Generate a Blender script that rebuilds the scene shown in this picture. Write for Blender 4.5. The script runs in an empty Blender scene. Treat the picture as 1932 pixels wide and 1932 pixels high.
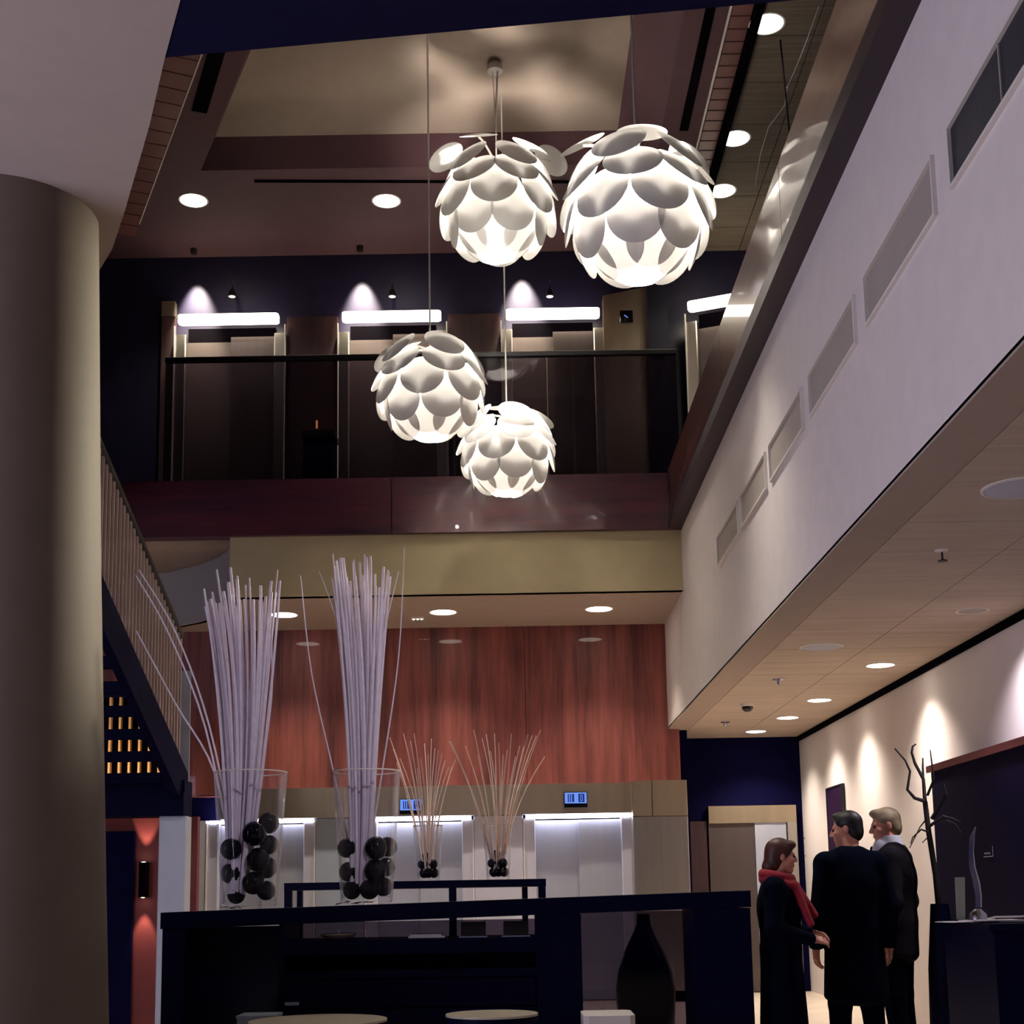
import bpy, math, random
import numpy as np
from mathutils import Vector, Matrix

# ------------------------------------------------------------------ camera
scene = bpy.context.scene
COL = scene.collection
FPX, PPX, PPY, EYE = 2600.0, 966.0, 1288.0, 1.2          # image taken to be 1932 x 1932


def cam_axes(yaw, pitch, roll):
    cy, sy, cp, sp, cr, sr = (math.cos(yaw), math.sin(yaw), math.cos(pitch), math.sin(pitch), math.cos(roll), math.sin(roll))
    fw = Vector((sy * cp, cy * cp, sp))
    rt = Vector((cy, -sy, 0))
    up = rt.cross(fw)
    return cr * rt + sr * up, -sr * rt + cr * up, fw


RT, UPV, FW = cam_axes(math.radians(0.02), math.radians(8.78), math.radians(-0.97))
cd = bpy.data.cameras.new('camera')
cam = bpy.data.objects.new('camera', cd)
COL.objects.link(cam)
mw = Matrix.Identity(4)
for i in range(3):
    mw[i][0], mw[i][1], mw[i][2] = RT[i], UPV[i], -FW[i]
mw[2][3] = EYE
cam.matrix_world = mw
cd.sensor_fit = 'HORIZONTAL'
cd.sensor_width = 36.0
cd.lens = FPX / 1932 * 36
cd.shift_y = (PPY - 966) / 1932
cd.clip_start = 0.05
scene.camera = cam

# ------------------------------------------------------------------ world, exposure, large lights
scene.view_settings.view_transform = 'Standard'
scene.view_settings.look = 'None'
scene.view_settings.gamma = 1
scene.view_settings.use_curve_mapping = False
scene.view_settings.exposure = 0.0
scene.cycles.transparent_max_bounces = 32
w = bpy.data.worlds.new('dusk')
scene.world = w
w.use_nodes = True
w.node_tree.nodes['Background'].inputs[0].default_value = (0.10, 0.10, 0.85, 1)     # dusk outside the front windows
w.node_tree.nodes['Background'].inputs[1].default_value = 0.05


def area_light(name, loc, target, sx, sy, watts, col, spread=180):
    l = bpy.data.lights.new(name, 'AREA')
    l.shape = 'RECTANGLE'
    l.size, l.size_y = sx, sy
    l.energy = watts
    l.color = col
    l.spread = math.radians(spread)
    o = bpy.data.objects.new(name, l)
    COL.objects.link(o)
    o.location = loc
    o.rotation_euler = (Vector(target) - Vector(loc)).to_track_quat('-Z', 'Y').to_euler()
    return o


def spot_light(name, loc, target, watts, col, angle, blend=0.6, rad=0.05):
    l = bpy.data.lights.new(name, 'SPOT')
    l.energy = watts
    l.color = col
    l.spot_size = math.radians(angle)
    l.spot_blend = blend
    l.shadow_soft_size = rad
    o = bpy.data.objects.new(name, l)
    COL.objects.link(o)
    o.location = loc
    o.rotation_euler = (Vector(target) - Vector(loc)).to_track_quat('-Z', 'Y').to_euler()
    return o


# added lilac fill light at the left, brightens the near bulkhead
area_light('lilac_fill', (-6.0, 3.6, 2.2), (1.8, 6.0, 3.6), 4.0, 3.0, 250, (0.76, 0.74, 1.0))
for x_, y_ in ((-2.2, -0.6), (0.0, -0.6), (-2.2, 1.6), (0.0, 1.6), (-4.4, 3.0)):          # added spots, their bounce off the floor lifts the left soffit
    spot_light('lobby_fill_spot', (x_, y_, 4.9), (x_, y_, 0), 115, (1, 0.92, 0.80), 96, 0.6, 0.1)
for x_, t_ in ((0.6, (-1.65, 8.9, 2.2)), (1.0, (-0.95, 8.9, 2.2))):                      # added spots that brighten the branches in the tall vases
    spot_light('branch_fill_spot', (x_, 5.0, 4.9), t_, 125, (0.94, 0.88, 1.0), 30, 0.7, 0.06)
spot_light('streak_fill_spot', (1.5, 11.5, 4.95), (-2.4, 7.3, 3.6), 1700, (1, 0.9, 0.68), 34, 0.7, 0.05)   # added spot from the right, makes the bright streak on the column

# ------------------------------------------------------------------ helpers: pixels to points


def ray(x, y):
    return (RT * ((x - PPX) / FPX) - UPV * ((y - PPY) / FPX) + FW)


def at(x, y, D=None, z=None, X=None):
    """world point seen at pixel (x, y), at depth D, height z or side plane X"""
    d = ray(x, y)
    t = D / d.y if D is not None else ((z - EYE) / d.z if z is not None else X / d.x)
    p = d * t
    p.z += EYE
    return p


def atX(x, y, D):
    return at(x, y, D=D).x


def atZ(x, y, D):
    return at(x, y, D=D).z


# ------------------------------------------------------------------ helpers: materials
MATS = {}


def lin(c):
    return tuple(((v / 255) / 12.92 if v / 255 <= 0.04045 else ((v / 255 + 0.055) / 1.055) ** 2.4) for v in c) + (1.0,)


def mat(name, rgb, rough=0.6, metal=0.0, var=0.06, scale=6.0, bump=0.0, spec=0.5, coat=0.0, stretch=(1, 1, 1)):
    m = bpy.data.materials.new(name)
    m.use_nodes = True
    nt = m.node_tree
    b = nt.nodes['Principled BSDF']
    b.inputs['Roughness'].default_value = rough
    b.inputs['Metallic'].default_value = metal
    b.inputs['Specular IOR Level'].default_value = spec
    b.inputs['Coat Weight'].default_value = coat
    tc = nt.nodes.new('ShaderNodeTexCoord')
    mp = nt.nodes.new('ShaderNodeMapping')
    mp.inputs['Scale'].default_value = stretch
    nz = nt.nodes.new('ShaderNodeTexNoise')
    nz.inputs['Scale'].default_value = scale
    nz.inputs['Detail'].default_value = 5
    rp = nt.nodes.new('ShaderNodeValToRGB')
    c = lin(rgb)
    rp.color_ramp.elements[0].position = 0.3
    rp.color_ramp.elements[1].position = 0.7
    rp.color_ramp.elements[0].color = tuple(v * (1 - var) for v in c[:3]) + (1,)
    rp.color_ramp.elements[1].color = tuple(min(1, v * (1 + var)) for v in c[:3]) + (1,)
    L = nt.links.new
    L(tc.outputs['Object'], mp.inputs[0])
    L(mp.outputs[0], nz.inputs['Vector'])
    L(nz.outputs['Fac'], rp.inputs[0])
    L(rp.outputs[0], b.inputs['Base Color'])
    if bump:
        bp = nt.nodes.new('ShaderNodeBump')
        bp.inputs['Strength'].default_value = bump
        bp.inputs['Distance'].default_value = 0.01
        L(nz.outputs['Fac'], bp.inputs['Height'])
        L(bp.outputs[0], b.inputs['Normal'])
    MATS[name] = m
    return m


def wood(name, dark, light, axis, scale=7.0, rough=0.4, coat=0.2):
    """long-grain veneer; axis = direction of the grain"""
    s = {'x': (0.08, 1, 1), 'y': (1, 0.08, 1), 'z': (1, 1, 0.06)}[axis]
    m = mat(name, light, rough, 0, 0, scale, 0.0, coat=coat, stretch=s)
    nt = m.node_tree
    rp = [n for n in nt.nodes if n.type == 'VALTORGB'][0]
    nz = [n for n in nt.nodes if n.type == 'TEX_NOISE'][0]
    nz.inputs['Detail'].default_value = 9
    nz.inputs['Roughness'].default_value = 0.7
    e = rp.color_ramp.elements
    e[0].position, e[1].position = 0.36, 0.62
    e[0].color, e[1].color = lin(dark), lin(light)
    return m


def emit(name, rgb, strength):
    m = bpy.data.materials.new(name)
    m.use_nodes = True
    nt = m.node_tree
    nt.nodes.clear()
    e = nt.nodes.new('ShaderNodeEmission')
    o = nt.nodes.new('ShaderNodeOutputMaterial')
    e.inputs[0].default_value = lin(rgb)
    e.inputs[1].default_value = strength
    nt.links.new(e.outputs[0], o.inputs[0])
    MATS[name] = m
    return m


def glass(name, tint, gloss=0.04, fres=0.2, rough=0.03):
    m = bpy.data.materials.new(name)
    m.use_nodes = True
    nt = m.node_tree
    nt.nodes.clear()
    t = nt.nodes.new('ShaderNodeBsdfTransparent')
    g = nt.nodes.new('ShaderNodeBsdfGlossy')
    g.inputs['Roughness'].default_value = rough
    t.inputs[0].default_value = tint
    lw = nt.nodes.new('ShaderNodeLayerWeight')
    lw.inputs[0].default_value = 0.25
    f = nt.nodes.new('ShaderNodeMath')
    f.operation = 'MULTIPLY'
    f.inputs[1].default_value = fres
    nt.links.new(lw.outputs['Facing'], f.inputs[0])
    a = nt.nodes.new('ShaderNodeMath')
    a.operation = 'ADD'
    a.inputs[1].default_value = gloss
    x = nt.nodes.new('ShaderNodeMixShader')
    o = nt.nodes.new('ShaderNodeOutputMaterial')
    L = nt.links.new
    L(f.outputs[0], a.inputs[0])
    L(a.outputs[0], x.inputs[0])
    L(t.outputs[0], x.inputs[1])
    L(g.outputs[0], x.inputs[2])
    L(x.outputs[0], o.inputs[0])
    MATS[name] = m
    return m


def disc_material():
    m = bpy.data.materials.new('lamp_disc')
    m.use_nodes = True
    nt = m.node_tree
    b = nt.nodes['Principled BSDF']
    b.inputs['Base Color'].default_value = (0.84, 0.83, 0.81, 1)
    b.inputs['Roughness'].default_value = 0.35
    t = nt.nodes.new('ShaderNodeBsdfTranslucent')
    t.inputs[0].default_value = (0.84, 0.83, 0.82, 1)
    x = nt.nodes.new('ShaderNodeMixShader')
    x.inputs[0].default_value = 0.29
    o = nt.nodes['Material Output']
    nt.links.new(b.outputs[0], x.inputs[1])
    nt.links.new(t.outputs[0], x.inputs[2])
    nt.links.new(x.outputs[0], o.inputs[0])
    MATS['lamp_disc'] = m


mat('plaster_right', (230, 220, 214), 0.8, var=0.03)
mat('plaster_beige', (184, 170, 134), 0.8, var=0.03)
mat('soffit_mauve', (160, 146, 138), 0.85, var=0.03)
mat('soffit_taupe', (170, 152, 140), 0.85, var=0.03)
mat('soffit_navy', (12, 12, 44), 0.9, var=0.1, spec=0.1)
mat('navy_dark', (9, 8, 46), 0.8, var=0.15, spec=0.06)  # blue tone of the deep shadows is put into this colour
mat('navy_gloss', (26, 22, 46), 0.4, var=0.15, spec=0.4)
mat('ceiling_paint', (76, 48, 54), 0.8, var=0.05)
mat('ceiling_tray', (146, 130, 118), 0.85, var=0.04)
mat('black_slot', (4, 2, 6), 0.95, spec=0.02)
mat('column_plaster', (104, 92, 80), 0.7, var=0.04)
mat('steel', (185, 180, 172), 0.33, 1.0, var=0.05, scale=30, stretch=(1, 1, 0.03))
mat('steel_warm', (190, 175, 150), 0.36, 1.0, var=0.08, scale=14, stretch=(0.5, 1, 0.05))
mat('door_steel', (168, 172, 186), 0.5, 0.35, var=0.04, scale=18, stretch=(1, 1, 0.03))
mat('door_dark', (95, 85, 84), 0.4, 0.7, var=0.06, scale=18, stretch=(1, 1, 0.03))
mat('panel_pale', (186, 186, 200), 0.6, var=0.03)
mat('panel_blue', (150, 160, 176), 0.6, var=0.03)
mat('black_lacquer', (5, 6, 36), 0.5, var=0.1, spec=0.06, coat=0.0)
mat('black_metal', (12, 10, 14), 0.4, 0.0, var=0.1)
mat('stair_navy', (9, 7, 36), 0.7, var=0.12, spec=0.05)
mat('baluster', (186, 164, 150), 0.55, 0.0, var=0.06)
mat('slat_glow_wood', (205, 160, 110), 0.6, var=0.1)
mat('red_wall', (116, 48, 46), 0.7, var=0.06)
mat('white_post', (186, 190, 198), 0.6, var=0.02)
mat('curved_panel', (190, 186, 182), 0.75, var=0.02)
mat('tile_ceiling', (190, 172, 156), 0.8, var=0.10, scale=5, stretch=(0.25, 3, 1))
mat('acoustic', (104, 92, 80), 0.8, var=0.22, scale=6, stretch=(0.25, 4, 1))
mat('vent_grey', (168, 158, 148), 0.7, var=0.03)
mat('vent_dark', (46, 46, 56), 0.6, var=0.1)
mat('white_trim', (226, 220, 212), 0.5, var=0.02)
mat('right_wall', (215, 205, 200), 0.8, var=0.04, scale=2)
mat('pane_rose', (112, 72, 70), 0.4, var=0.1)
mat('floor_stone', (196, 180, 162), 0.35, var=0.12, scale=3)
mat('willow', (222, 212, 228), 0.6, var=0.08, scale=20)
mat('willow_warm', (236, 212, 194), 0.6, var=0.08, scale=20)
mat('ball_black', (3, 4, 12), 0.08, var=0.1, spec=0.22)
mat('paper', (226, 222, 218), 0.7, var=0.02)
mat('table_top', (196, 184, 160), 0.35, var=0.03)
mat('seat_white', (214, 206, 198), 0.7, var=0.03)
mat('pot_gloss', (4, 8, 36), 0.2, var=0.1, spec=0.18)
mat('cloth_black', (3, 7, 24), 0.95, var=0.2, scale=40, spec=0.05)
mat('cloth_suit', (26, 24, 28), 0.9, var=0.2, scale=40, spec=0.1)
mat('scarf_red', (150, 16, 38), 0.8, var=0.25, scale=30)
mat('skin', (206, 140, 118), 0.55, var=0.06, scale=12)
mat('hair_brown', (74, 34, 26), 0.5, var=0.35, scale=30, stretch=(1, 1, 0.3))
mat('hair_dark', (14, 10, 12), 0.5, var=0.3, scale=30)
mat('hair_grey', (150, 134, 104), 0.6, var=0.3, scale=30, stretch=(1, 0.3, 1))
mat('shirt_white', (216, 216, 226), 0.8, var=0.03)
mat('eye_dark', (20, 14, 14), 0.2)
mat('branch_dark', (24, 18, 18), 0.8, var=0.3, scale=30)
mat('cabinet_dark', (12, 5, 34), 0.7, var=0.15, spec=0.04)
mat('silver', (190, 190, 205), 0.25, 1.0, var=0.05)
mat('pale_green', (150, 156, 140), 0.6, var=0.04)
mat('screen_black', (6, 6, 10), 0.1)
mat('picture_dark', (30, 6, 40), 0.7, var=0.2, spec=0.1)
wood('wood_red', (84, 34, 34), (152, 82, 72), 'z', 5.0, 0.5)
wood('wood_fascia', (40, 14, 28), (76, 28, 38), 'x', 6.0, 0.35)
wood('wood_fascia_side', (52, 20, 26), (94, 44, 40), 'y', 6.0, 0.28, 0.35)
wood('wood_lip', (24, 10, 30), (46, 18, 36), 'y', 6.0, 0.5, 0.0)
wood('wood_dark', (40, 20, 26), (66, 38, 40), 'z', 5.0, 0.45)
glass('glass_rail', (0.42, 0.38, 0.43, 1), 0.03)
glass('glass_smoke', (0.33, 0.30, 0.36, 1), 0.02)
glass('glass_clear', (0.985, 0.985, 0.99, 1), 0.006, 0.2)
_nt = MATS['glass_clear'].node_tree                       # white diffuse mixed in toward the edges, painted in place of bright reflections
_df = _nt.nodes.new('ShaderNodeBsdfDiffuse')
_df.inputs[0].default_value = (0.86, 0.86, 0.92, 1)
_lw = _nt.nodes.new('ShaderNodeLayerWeight')
_lw.inputs[0].default_value = 0.35
_mm = _nt.nodes.new('ShaderNodeMath')
_pw = _nt.nodes.new('ShaderNodeMath')
_pw.operation = 'POWER'
_pw.inputs[1].default_value = 2.6
_mm.operation = 'MULTIPLY'
_mm.inputs[1].default_value = 0.75
_mx = _nt.nodes.new('ShaderNodeMixShader')
_out = [q for q in _nt.nodes if q.type == 'OUTPUT_MATERIAL'][0]
_old = _out.inputs[0].links[0].from_socket
_nt.links.new(_lw.outputs['Facing'], _pw.inputs[0])
_nt.links.new(_pw.outputs[0], _mm.inputs[0])
_nt.links.new(_mm.outputs[0], _mx.inputs[0])
_nt.links.new(_old, _mx.inputs[1])
_nt.links.new(_df.outputs[0], _mx.inputs[2])
_nt.links.new(_mx.outputs[0], _out.inputs[0])
glass('glass_stair', (0.80, 0.78, 0.76, 1), 0.03)
emit('lamp_white', (255, 244, 226), 14.0)
emit('strip_warm', (255, 240, 214), 9.0)
emit('strip_cool', (238, 236, 255), 13.0)
emit('bulb_white', (255, 246, 234), 480.0)
emit('screen_blue', (120, 160, 255), 0.9)
emit('screen_ink', (40, 62, 150), 0.6)
emit('button_amber', (255, 170, 90), 1.6)
disc_material()

# ------------------------------------------------------------------ helpers: meshes


class MB:
    def __init__(self):
        self.v, self.f = [], []

    def add(self, vs, fs):
        o = len(self.v)
        self.v += [tuple(p) for p in vs]
        self.f += [tuple(i + o for i in f) for f in fs]
        return self

    def box(self, a, b, bev=0.0):
        x0, x1 = sorted((a[0], b[0]))
        y0, y1 = sorted((a[1], b[1]))
        z0, z1 = sorted((a[2], b[2]))
        if bev <= 0:
            vs = [(x0, y0, z0), (x1, y0, z0), (x1, y1, z0), (x0, y1, z0), (x0, y0, z1), (x1, y0, z1), (x1, y1, z1), (x0, y1, z1)]
            return self.add(vs, [(0, 3, 2, 1), (4, 5, 6, 7), (0, 1, 5, 4), (1, 2, 6, 5), (2, 3, 7, 6), (3, 0, 4, 7)])
        c = bev
        vs = []
        for z in (z0, z1):
            vs += [(x0 + c, y0, z), (x1 - c, y0, z), (x1, y0 + c, z), (x1, y1 - c, z), (x1 - c, y1, z), (x0 + c, y1, z), (x0, y1 - c, z), (x0, y0 + c, z)]
        fs = [tuple(range(7, -1, -1)), tuple(range(8, 16))] + [(i, (i + 1) % 8, 8 + (i + 1) % 8, 8 + i) for i in range(8)]
        return self.add(vs, fs)

    def hexa(self, p):
        """eight corners: bottom ring then top ring"""
        return self.add(p, [(0, 3, 2, 1), (4, 5, 6, 7), (0, 1, 5, 4), (1, 2, 6, 5), (2, 3, 7, 6), (3, 0, 4, 7)])

    def prism(self, poly, z0, z1):
        n = len(poly)
        vs = [(x, y, z0) for x, y in poly] + [(x, y, z1) for x, y in poly]
        fs = [tuple(range(n - 1, -1, -1)), tuple(range(n, 2 * n))] + [(i, (i + 1) % n, n + (i + 1) % n, n + i) for i in range(n)]
        return self.add(vs, fs)

    def tube(self, pts, r, n=8, caps=True):
        pts = [Vector(p) for p in pts]
        rs = r if isinstance(r, (list, tuple)) else [r] * len(pts)
        vs, fs = [], []
        up = None
        for i, p in enumerate(pts):
            d = (pts[min(i + 1, len(pts) - 1)] - pts[max(i - 1, 0)]).normalized()
            if up is None:
                up = Vector((0, 0, 1)) if abs(d.z) < 0.9 else Vector((1, 0, 0))
            s = d.cross(up)
            s.normalize()
            up = s.cross(d)
            for k in range(n):
                a = 2 * math.pi * k / n
                vs.append(p + (s * math.cos(a) + up * math.sin(a)) * rs[i])
        for i in range(len(pts) - 1):
            for k in range(n):
                k2 = (k + 1) % n
                fs.append((i * n + k, i * n + k2, (i + 1) * n + k2, (i + 1) * n + k))
        if caps:
            fs.append(tuple(range(n - 1, -1, -1)))
            fs.append(tuple((len(pts) - 1) * n + k for k in range(n)))
        return self.add(vs, fs)

    def lathe(self, prof, n=24, c=(0, 0, 0), close=False):
        """prof: (radius, z) list"""
        vs, fs = [], []
        m = len(prof)
        for r, z in prof:
            for k in range(n):
                a = 2 * math.pi * k / n
                vs.append((c[0] + r * math.cos(a), c[1] + r * math.sin(a), c[2] + z))
        rng = m if close else m - 1
        for i in range(rng):
            j = (i + 1) % m
            for k in range(n):
                k2 = (k + 1) % n
                fs.append((i * n + k, i * n + k2, j * n + k2, j * n + k))
        if not close:
            if prof[0][0] > 1e-4:
                fs.append(tuple(range(n - 1, -1, -1)))
            if prof[-1][0] > 1e-4:
                fs.append(tuple((m - 1) * n + k for k in range(n)))
        return self.add(vs, fs)

    def ball(self, c, r, n=16):
        rr = r if isinstance(r, (tuple, list)) else (r, r, r)
        m = n // 2
        vs = [(c[0], c[1], c[2] - rr[2])]
        for i in range(1, m):
            t = math.pi * i / m
            for k in range(n):
                a = 2 * math.pi * k / n
                vs.append((c[0] + rr[0] * math.sin(t) * math.cos(a), c[1] + rr[1] * math.sin(t) * math.sin(a), c[2] - rr[2] * math.cos(t)))
        vs.append((c[0], c[1], c[2] + rr[2]))
        fs = []
        for k in range(n):
            fs.append((0, 1 + (k + 1) % n, 1 + k))
            fs.append((len(vs) - 1, 1 + (m - 2) * n + k, 1 + (m - 2) * n + (k + 1) % n))
        for i in range(m - 2):
            for k in range(n):
                k2 = (k + 1) % n
                fs.append((1 + i * n + k, 1 + i * n + k2, 1 + (i + 1) * n + k2, 1 + (i + 1) * n + k))
        return self.add(vs, fs)

    def mesh(self, name, m, smooth=False):
        me = bpy.data.meshes.new(name)
        me.from_pydata(self.v, [], self.f)
        me.update()
        if m:
            me.materials.append(MATS[m])
        if smooth:
            me.polygons.foreach_set('use_smooth', [True] * len(me.polygons))
            try:
                me.set_sharp_from_angle(angle=math.radians(40))
            except Exception:
                pass
        return me

    def build(self, name, m, parent=None, smooth=False, origin=None):
        """link as one object; mesh coordinates are world coordinates, or local to the parent"""
        if origin is not None:
            self.v = [(x - origin[0], y - origin[1], z - origin[2]) for x, y, z in self.v]
        o = bpy.data.objects.new(name, self.mesh(name, m, smooth))
        COL.objects.link(o)
        if parent is not None:
            o.parent = parent
        if origin is not None:
            o.location = origin
        return o


def thing(name, label, cat, loc=(0, 0, 0), rz=0.0, group=None):
    o = bpy.data.objects.new(name, None)
    COL.objects.link(o)
    o.location = loc
    o.rotation_euler = (0, 0, rz)
    o.empty_display_size = 0.1
    o['label'] = label
    o['category'] = cat
    if group:
        o['group'] = group
    return o


def tag(o, label, cat, group=None):
    o['label'] = label
    o['category'] = cat
    if group:
        o['group'] = group
    return o


def struct(name, mb, m, smooth=False):
    o = mb.build(name, m, None, smooth)
    o['kind'] = 'structure'
    return o


def part(name, mb, m, parent, smooth=False, label=None):
    """mb in world coordinates; kept in place under an unrotated parent"""
    off = parent.location
    p = parent.parent
    while p:
        off = off + p.location
        p = p.parent
    mb.v = [(x - off[0], y - off[1], z - off[2]) for x, y, z in mb.v]
    o = mb.build(name, m, parent, smooth)
    if label:
        o['label'] = label
    return o


def local(name, mb, m, parent, smooth=False, label=None):
    o = mb.build(name, m, parent, smooth)
    if label:
        o['label'] = label
    return o


PI = math.pi
# ------------------------------------------------------------------ key levels
YB, YF = 16.0, 14.16           # elevator wall, face of the upper gallery
ZS, ZM, ZG, ZC = 4.34, 4.99, 5.6, 9.05   # soffit, underside of gallery edge, gallery floor, top ceiling
XW, ZR, XR = 1.82, 3.1, 3.55   # white bulkhead on the right, low ceiling, far right wall
YN = 5.5                       # near edge of the opening

# ------------------------------------------------------------------ the setting
fl = struct('floor', MB().box((-9, -6, -0.1), (6, 18, 0)), 'floor_stone')
# lower elevator wall: dark core, red veneer above
struct('wall_back_lower', MB().box((-6, YB + 0.25, 0), (2.05, YB + 0.45, ZS + 0.2)), 'navy_dark')
wr = struct('wall_back_wood', MB().box((-5.2, YB + 0.02, 2.40), (1.95, YB + 0.25, ZS)), 'wood_red')
xs = [-5.2, -3.4, -1.62, 0.16, 1.95]
for a, b in zip(xs[:-1], xs[1:]):
    MB().box((a + 0.003, YB - 0.02, 2.42), (b - 0.003, YB + 0.02, ZS)).build('wood_panel', 'wood_red', wr)
# soffit under the gallery, fascia of it
struct('ceiling_gallery_soffit', MB().prism([(XW + 0.13, YF + 0.005), (XW + 0.13, YB + 0.02), (-4.6, YB + 0.02), (-4.6, YF + 1.82), (-4.0, YF + 1.62), (-3.55, YF + 1.27), (-3.25, YF + 0.92), (-3.06, YF + 0.57), (-2.97, YF + 0.27), (-2.95, YF + 0.005)][::-1], ZS, ZS + 0.06), 'soffit_taupe')
struct('wall_gallery_fascia', MB().box((-2.95, YF, ZS), (XW, YF + 0.10, ZM + 0.002)), 'plaster_beige')
# wood band of the gallery edge with a joint
wb = struct('trim_1', MB().box((-6.2, YF - 0.04, ZM), (XW - 0.02, YF + 0.1, ZG)), 'wood_fascia')
for a, b in ((-6.2, atX(738, 950, YF)), (atX(741, 950, YF), XW - 0.1)):
    MB().box((a, YF - 0.065, ZM), (b, YF - 0.04, ZG)).build('wood_panel', 'wood_fascia', wb)
struct('floor_gallery', MB().box((-6.2, YF + 0.1, ZM + 0.25), (5.0, YB + 2.0, ZG)), 'navy_dark')
# stair-well ceiling left of the fascia
struct('ceiling_stairwell', MB().box((-6.2, YF + 0.1, ZM + 0.02), (-2.9, YB + 0.3, ZM + 0.1)), 'soffit_taupe')
cv = MB()
pl = [(-2.95, YF), (-2.97, YF + 0.25), (-3.06, YF + 0.55), (-3.25, YF + 0.9), (-3.55, YF + 1.25), (-4.0, YF + 1.6), (-4.6, YF + 1.8)]
n = len(pl)
vs = [(x, y, ZS) for x, y in pl] + [(x, y, ZM + 0.02) for x, y in pl] + [(x + 0.05, y + 0.05, ZS) for x, y in pl] + [(x + 0.05, y + 0.05, ZM + 0.02) for x, y in pl]
fs = []
for i in range(n - 1):
    fs += [(i, i + 1, n + i + 1, n + i), (2 * n + i + 1, 2 * n + i, 3 * n + i, 3 * n + i + 1), (i + 1, i, 2 * n + i, 2 * n + i + 1)]
cv.add(vs, fs)
struct('wall_stairwell_curved', cv, 'curved_panel', True)
# right bulkhead
struct('wall_right_bulkhead', MB().box((XW, -6, ZR), (XW + 0.22, YB + 0.02, ZM)), 'plaster_right')
# underside lip and side wood band of the gallery on the right
struct('trim_2', MB().box((XW - 0.14, YN - 0.1, ZM + 0.001), (XW + 0.3, YF - 0.05, ZM + 0.12)), 'wood_lip')
ws = struct('trim_3', MB().box((XW - 0.10, YN - 0.1, ZM + 0.1), (XW + 0.05, YF - 0.045, ZG + 0.03)), 'wood_fascia_side')
for a, b in ((YN, 7.9), (7.91, 10.4), (10.41, 12.6), (12.61, YF - 0.07)):
    MB().box((XW - 0.125, a, ZM + 0.1), (XW - 0.10, b, ZG + 0.03)).build('wood_panel', 'wood_fascia_side', ws)
struct('floor_gallery_right', MB().box((XW + 0.05, YN - 0.1, ZM + 0.13), (5.0, YF + 0.1, ZG)), 'navy_dark')
# near slab and left slab (both seen from below)
struct('ceiling_near_dark', MB().prism([(-3.0, 6.02), (-1.53, 5.76), (XW, YN - 0.14), (XW, -6), (-3.0, -6)], ZM + 0.004, ZM + 0.5), 'soffit_navy')
edge = [(1.0, -6), (-1.36, 5.35), (-1.53, 5.76), (-1.74, 6.3), (-2.10, 7.15), (-2.30, 7.6), (-2.50, 7.95), (-2.90, 8.6), (-3.5, 10.3), (-4.2, 12.4), (-4.75, YF), (-9, YF), (-9, -6)]
struct('ceiling_left_soffit', MB().prism(edge, ZM, ZM + 0.3), 'soffit_mauve')
# upper back wall
struct('wall_back_upper', MB().box((-9, YB, ZG), (5.0, YB + 0.2, ZC + 0.02)), 'navy_gloss')
struct('wall_left_upper', MB().box((-9.2, -6, ZG), (-9, YB, ZC)), 'navy_dark')
struct('wall_left_lower', MB().box((-9.2, 6, 0), (-9, 18, ZM)), 'navy_dark')
struct('wall_right_upper', MB().box((5.0, -6, ZG), (5.2, YB + 0.2, ZC)), 'navy_dark')
# top ceiling with a tray
zt = ZC + 0.38
rim = [at(378, 320, z=ZC), at(1240, 320, z=ZC)]
x0b, x1 = rim[0].x, 1.66
yb = 13.96
x0n = -0.5
yn = 6.0
x0n = x0b + (yb - yn) * 0.43
hole = [(x0n, yn), (x1, yn), (x1, yb), (x0b, yb)]
top = [(x0n + 0.12, yn + 0.3), (x1 - 0.40, yn + 0.3), (x1 - 0.40, yb - 0.02), (x0b + 0.06, yb - 0.02)]
out = [(-9, 2), (5.2, 2), (5.2, YB + 0.1), (-9, YB + 0.1)]
cm = MB()
vs = [(x, y, ZC) for x, y in out] + [(x, y, ZC) for x, y in hole]
cm.add(vs, [(i, 4 + i, 4 + (i + 1) % 4, (i + 1) % 4) for i in range(4)])
ceil = struct('ceiling', cm, 'ceiling_paint')
tm = MB()
vs = [(x, y, ZC) for x, y in hole] + [(x, y, zt) for x, y in top]
tm.add(vs, [(i, 4 + i, 4 + (i + 1) % 4, (i + 1) % 4) for i in range(4)])
tm.build('tray_side', 'ceiling_paint', ceil)
MB().add([(x, y, zt) for x, y in top], [(0, 3, 2, 1)]).build('tray_top', 'ceiling_tray', ceil)
MB().box((-9, 2, ZC + 0.5), (5.2, YB, ZC + 0.55)).build('roof_slab', 'navy_dark', ceil)
# dark air slots in the ceiling
s0, s1 = at(405, 110, z=ZC), at(376, 210, z=ZC)
sd = (s1 - s0).normalized()
sn = Vector((sd.y, -sd.x, 0)) * 0.10
a0 = s0 - sd * 1.0
for nm, pa, pb, hw in (('air_slot', a0, s1, 0.075), ('air_slot', at(1290, 245, z=ZC) + Vector((0, -4.0, 0)), at(1290, 245, z=ZC), 0.045), ('air_slot', at(480, 341, z=ZC), at(1255, 343, z=ZC), 0.022)):
    d = (pb - pa).normalized()
    q = Vector((d.y, -d.x, 0)) * hw
    m_ = MB().prism([tuple((pa - q)[:2]), tuple((pa + q)[:2]), tuple((pb + q)[:2]), tuple((pb - q)[:2])], ZC - 0.012, ZC + 0.002)
    m_.build(nm, 'black_slot', ceil)
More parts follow.
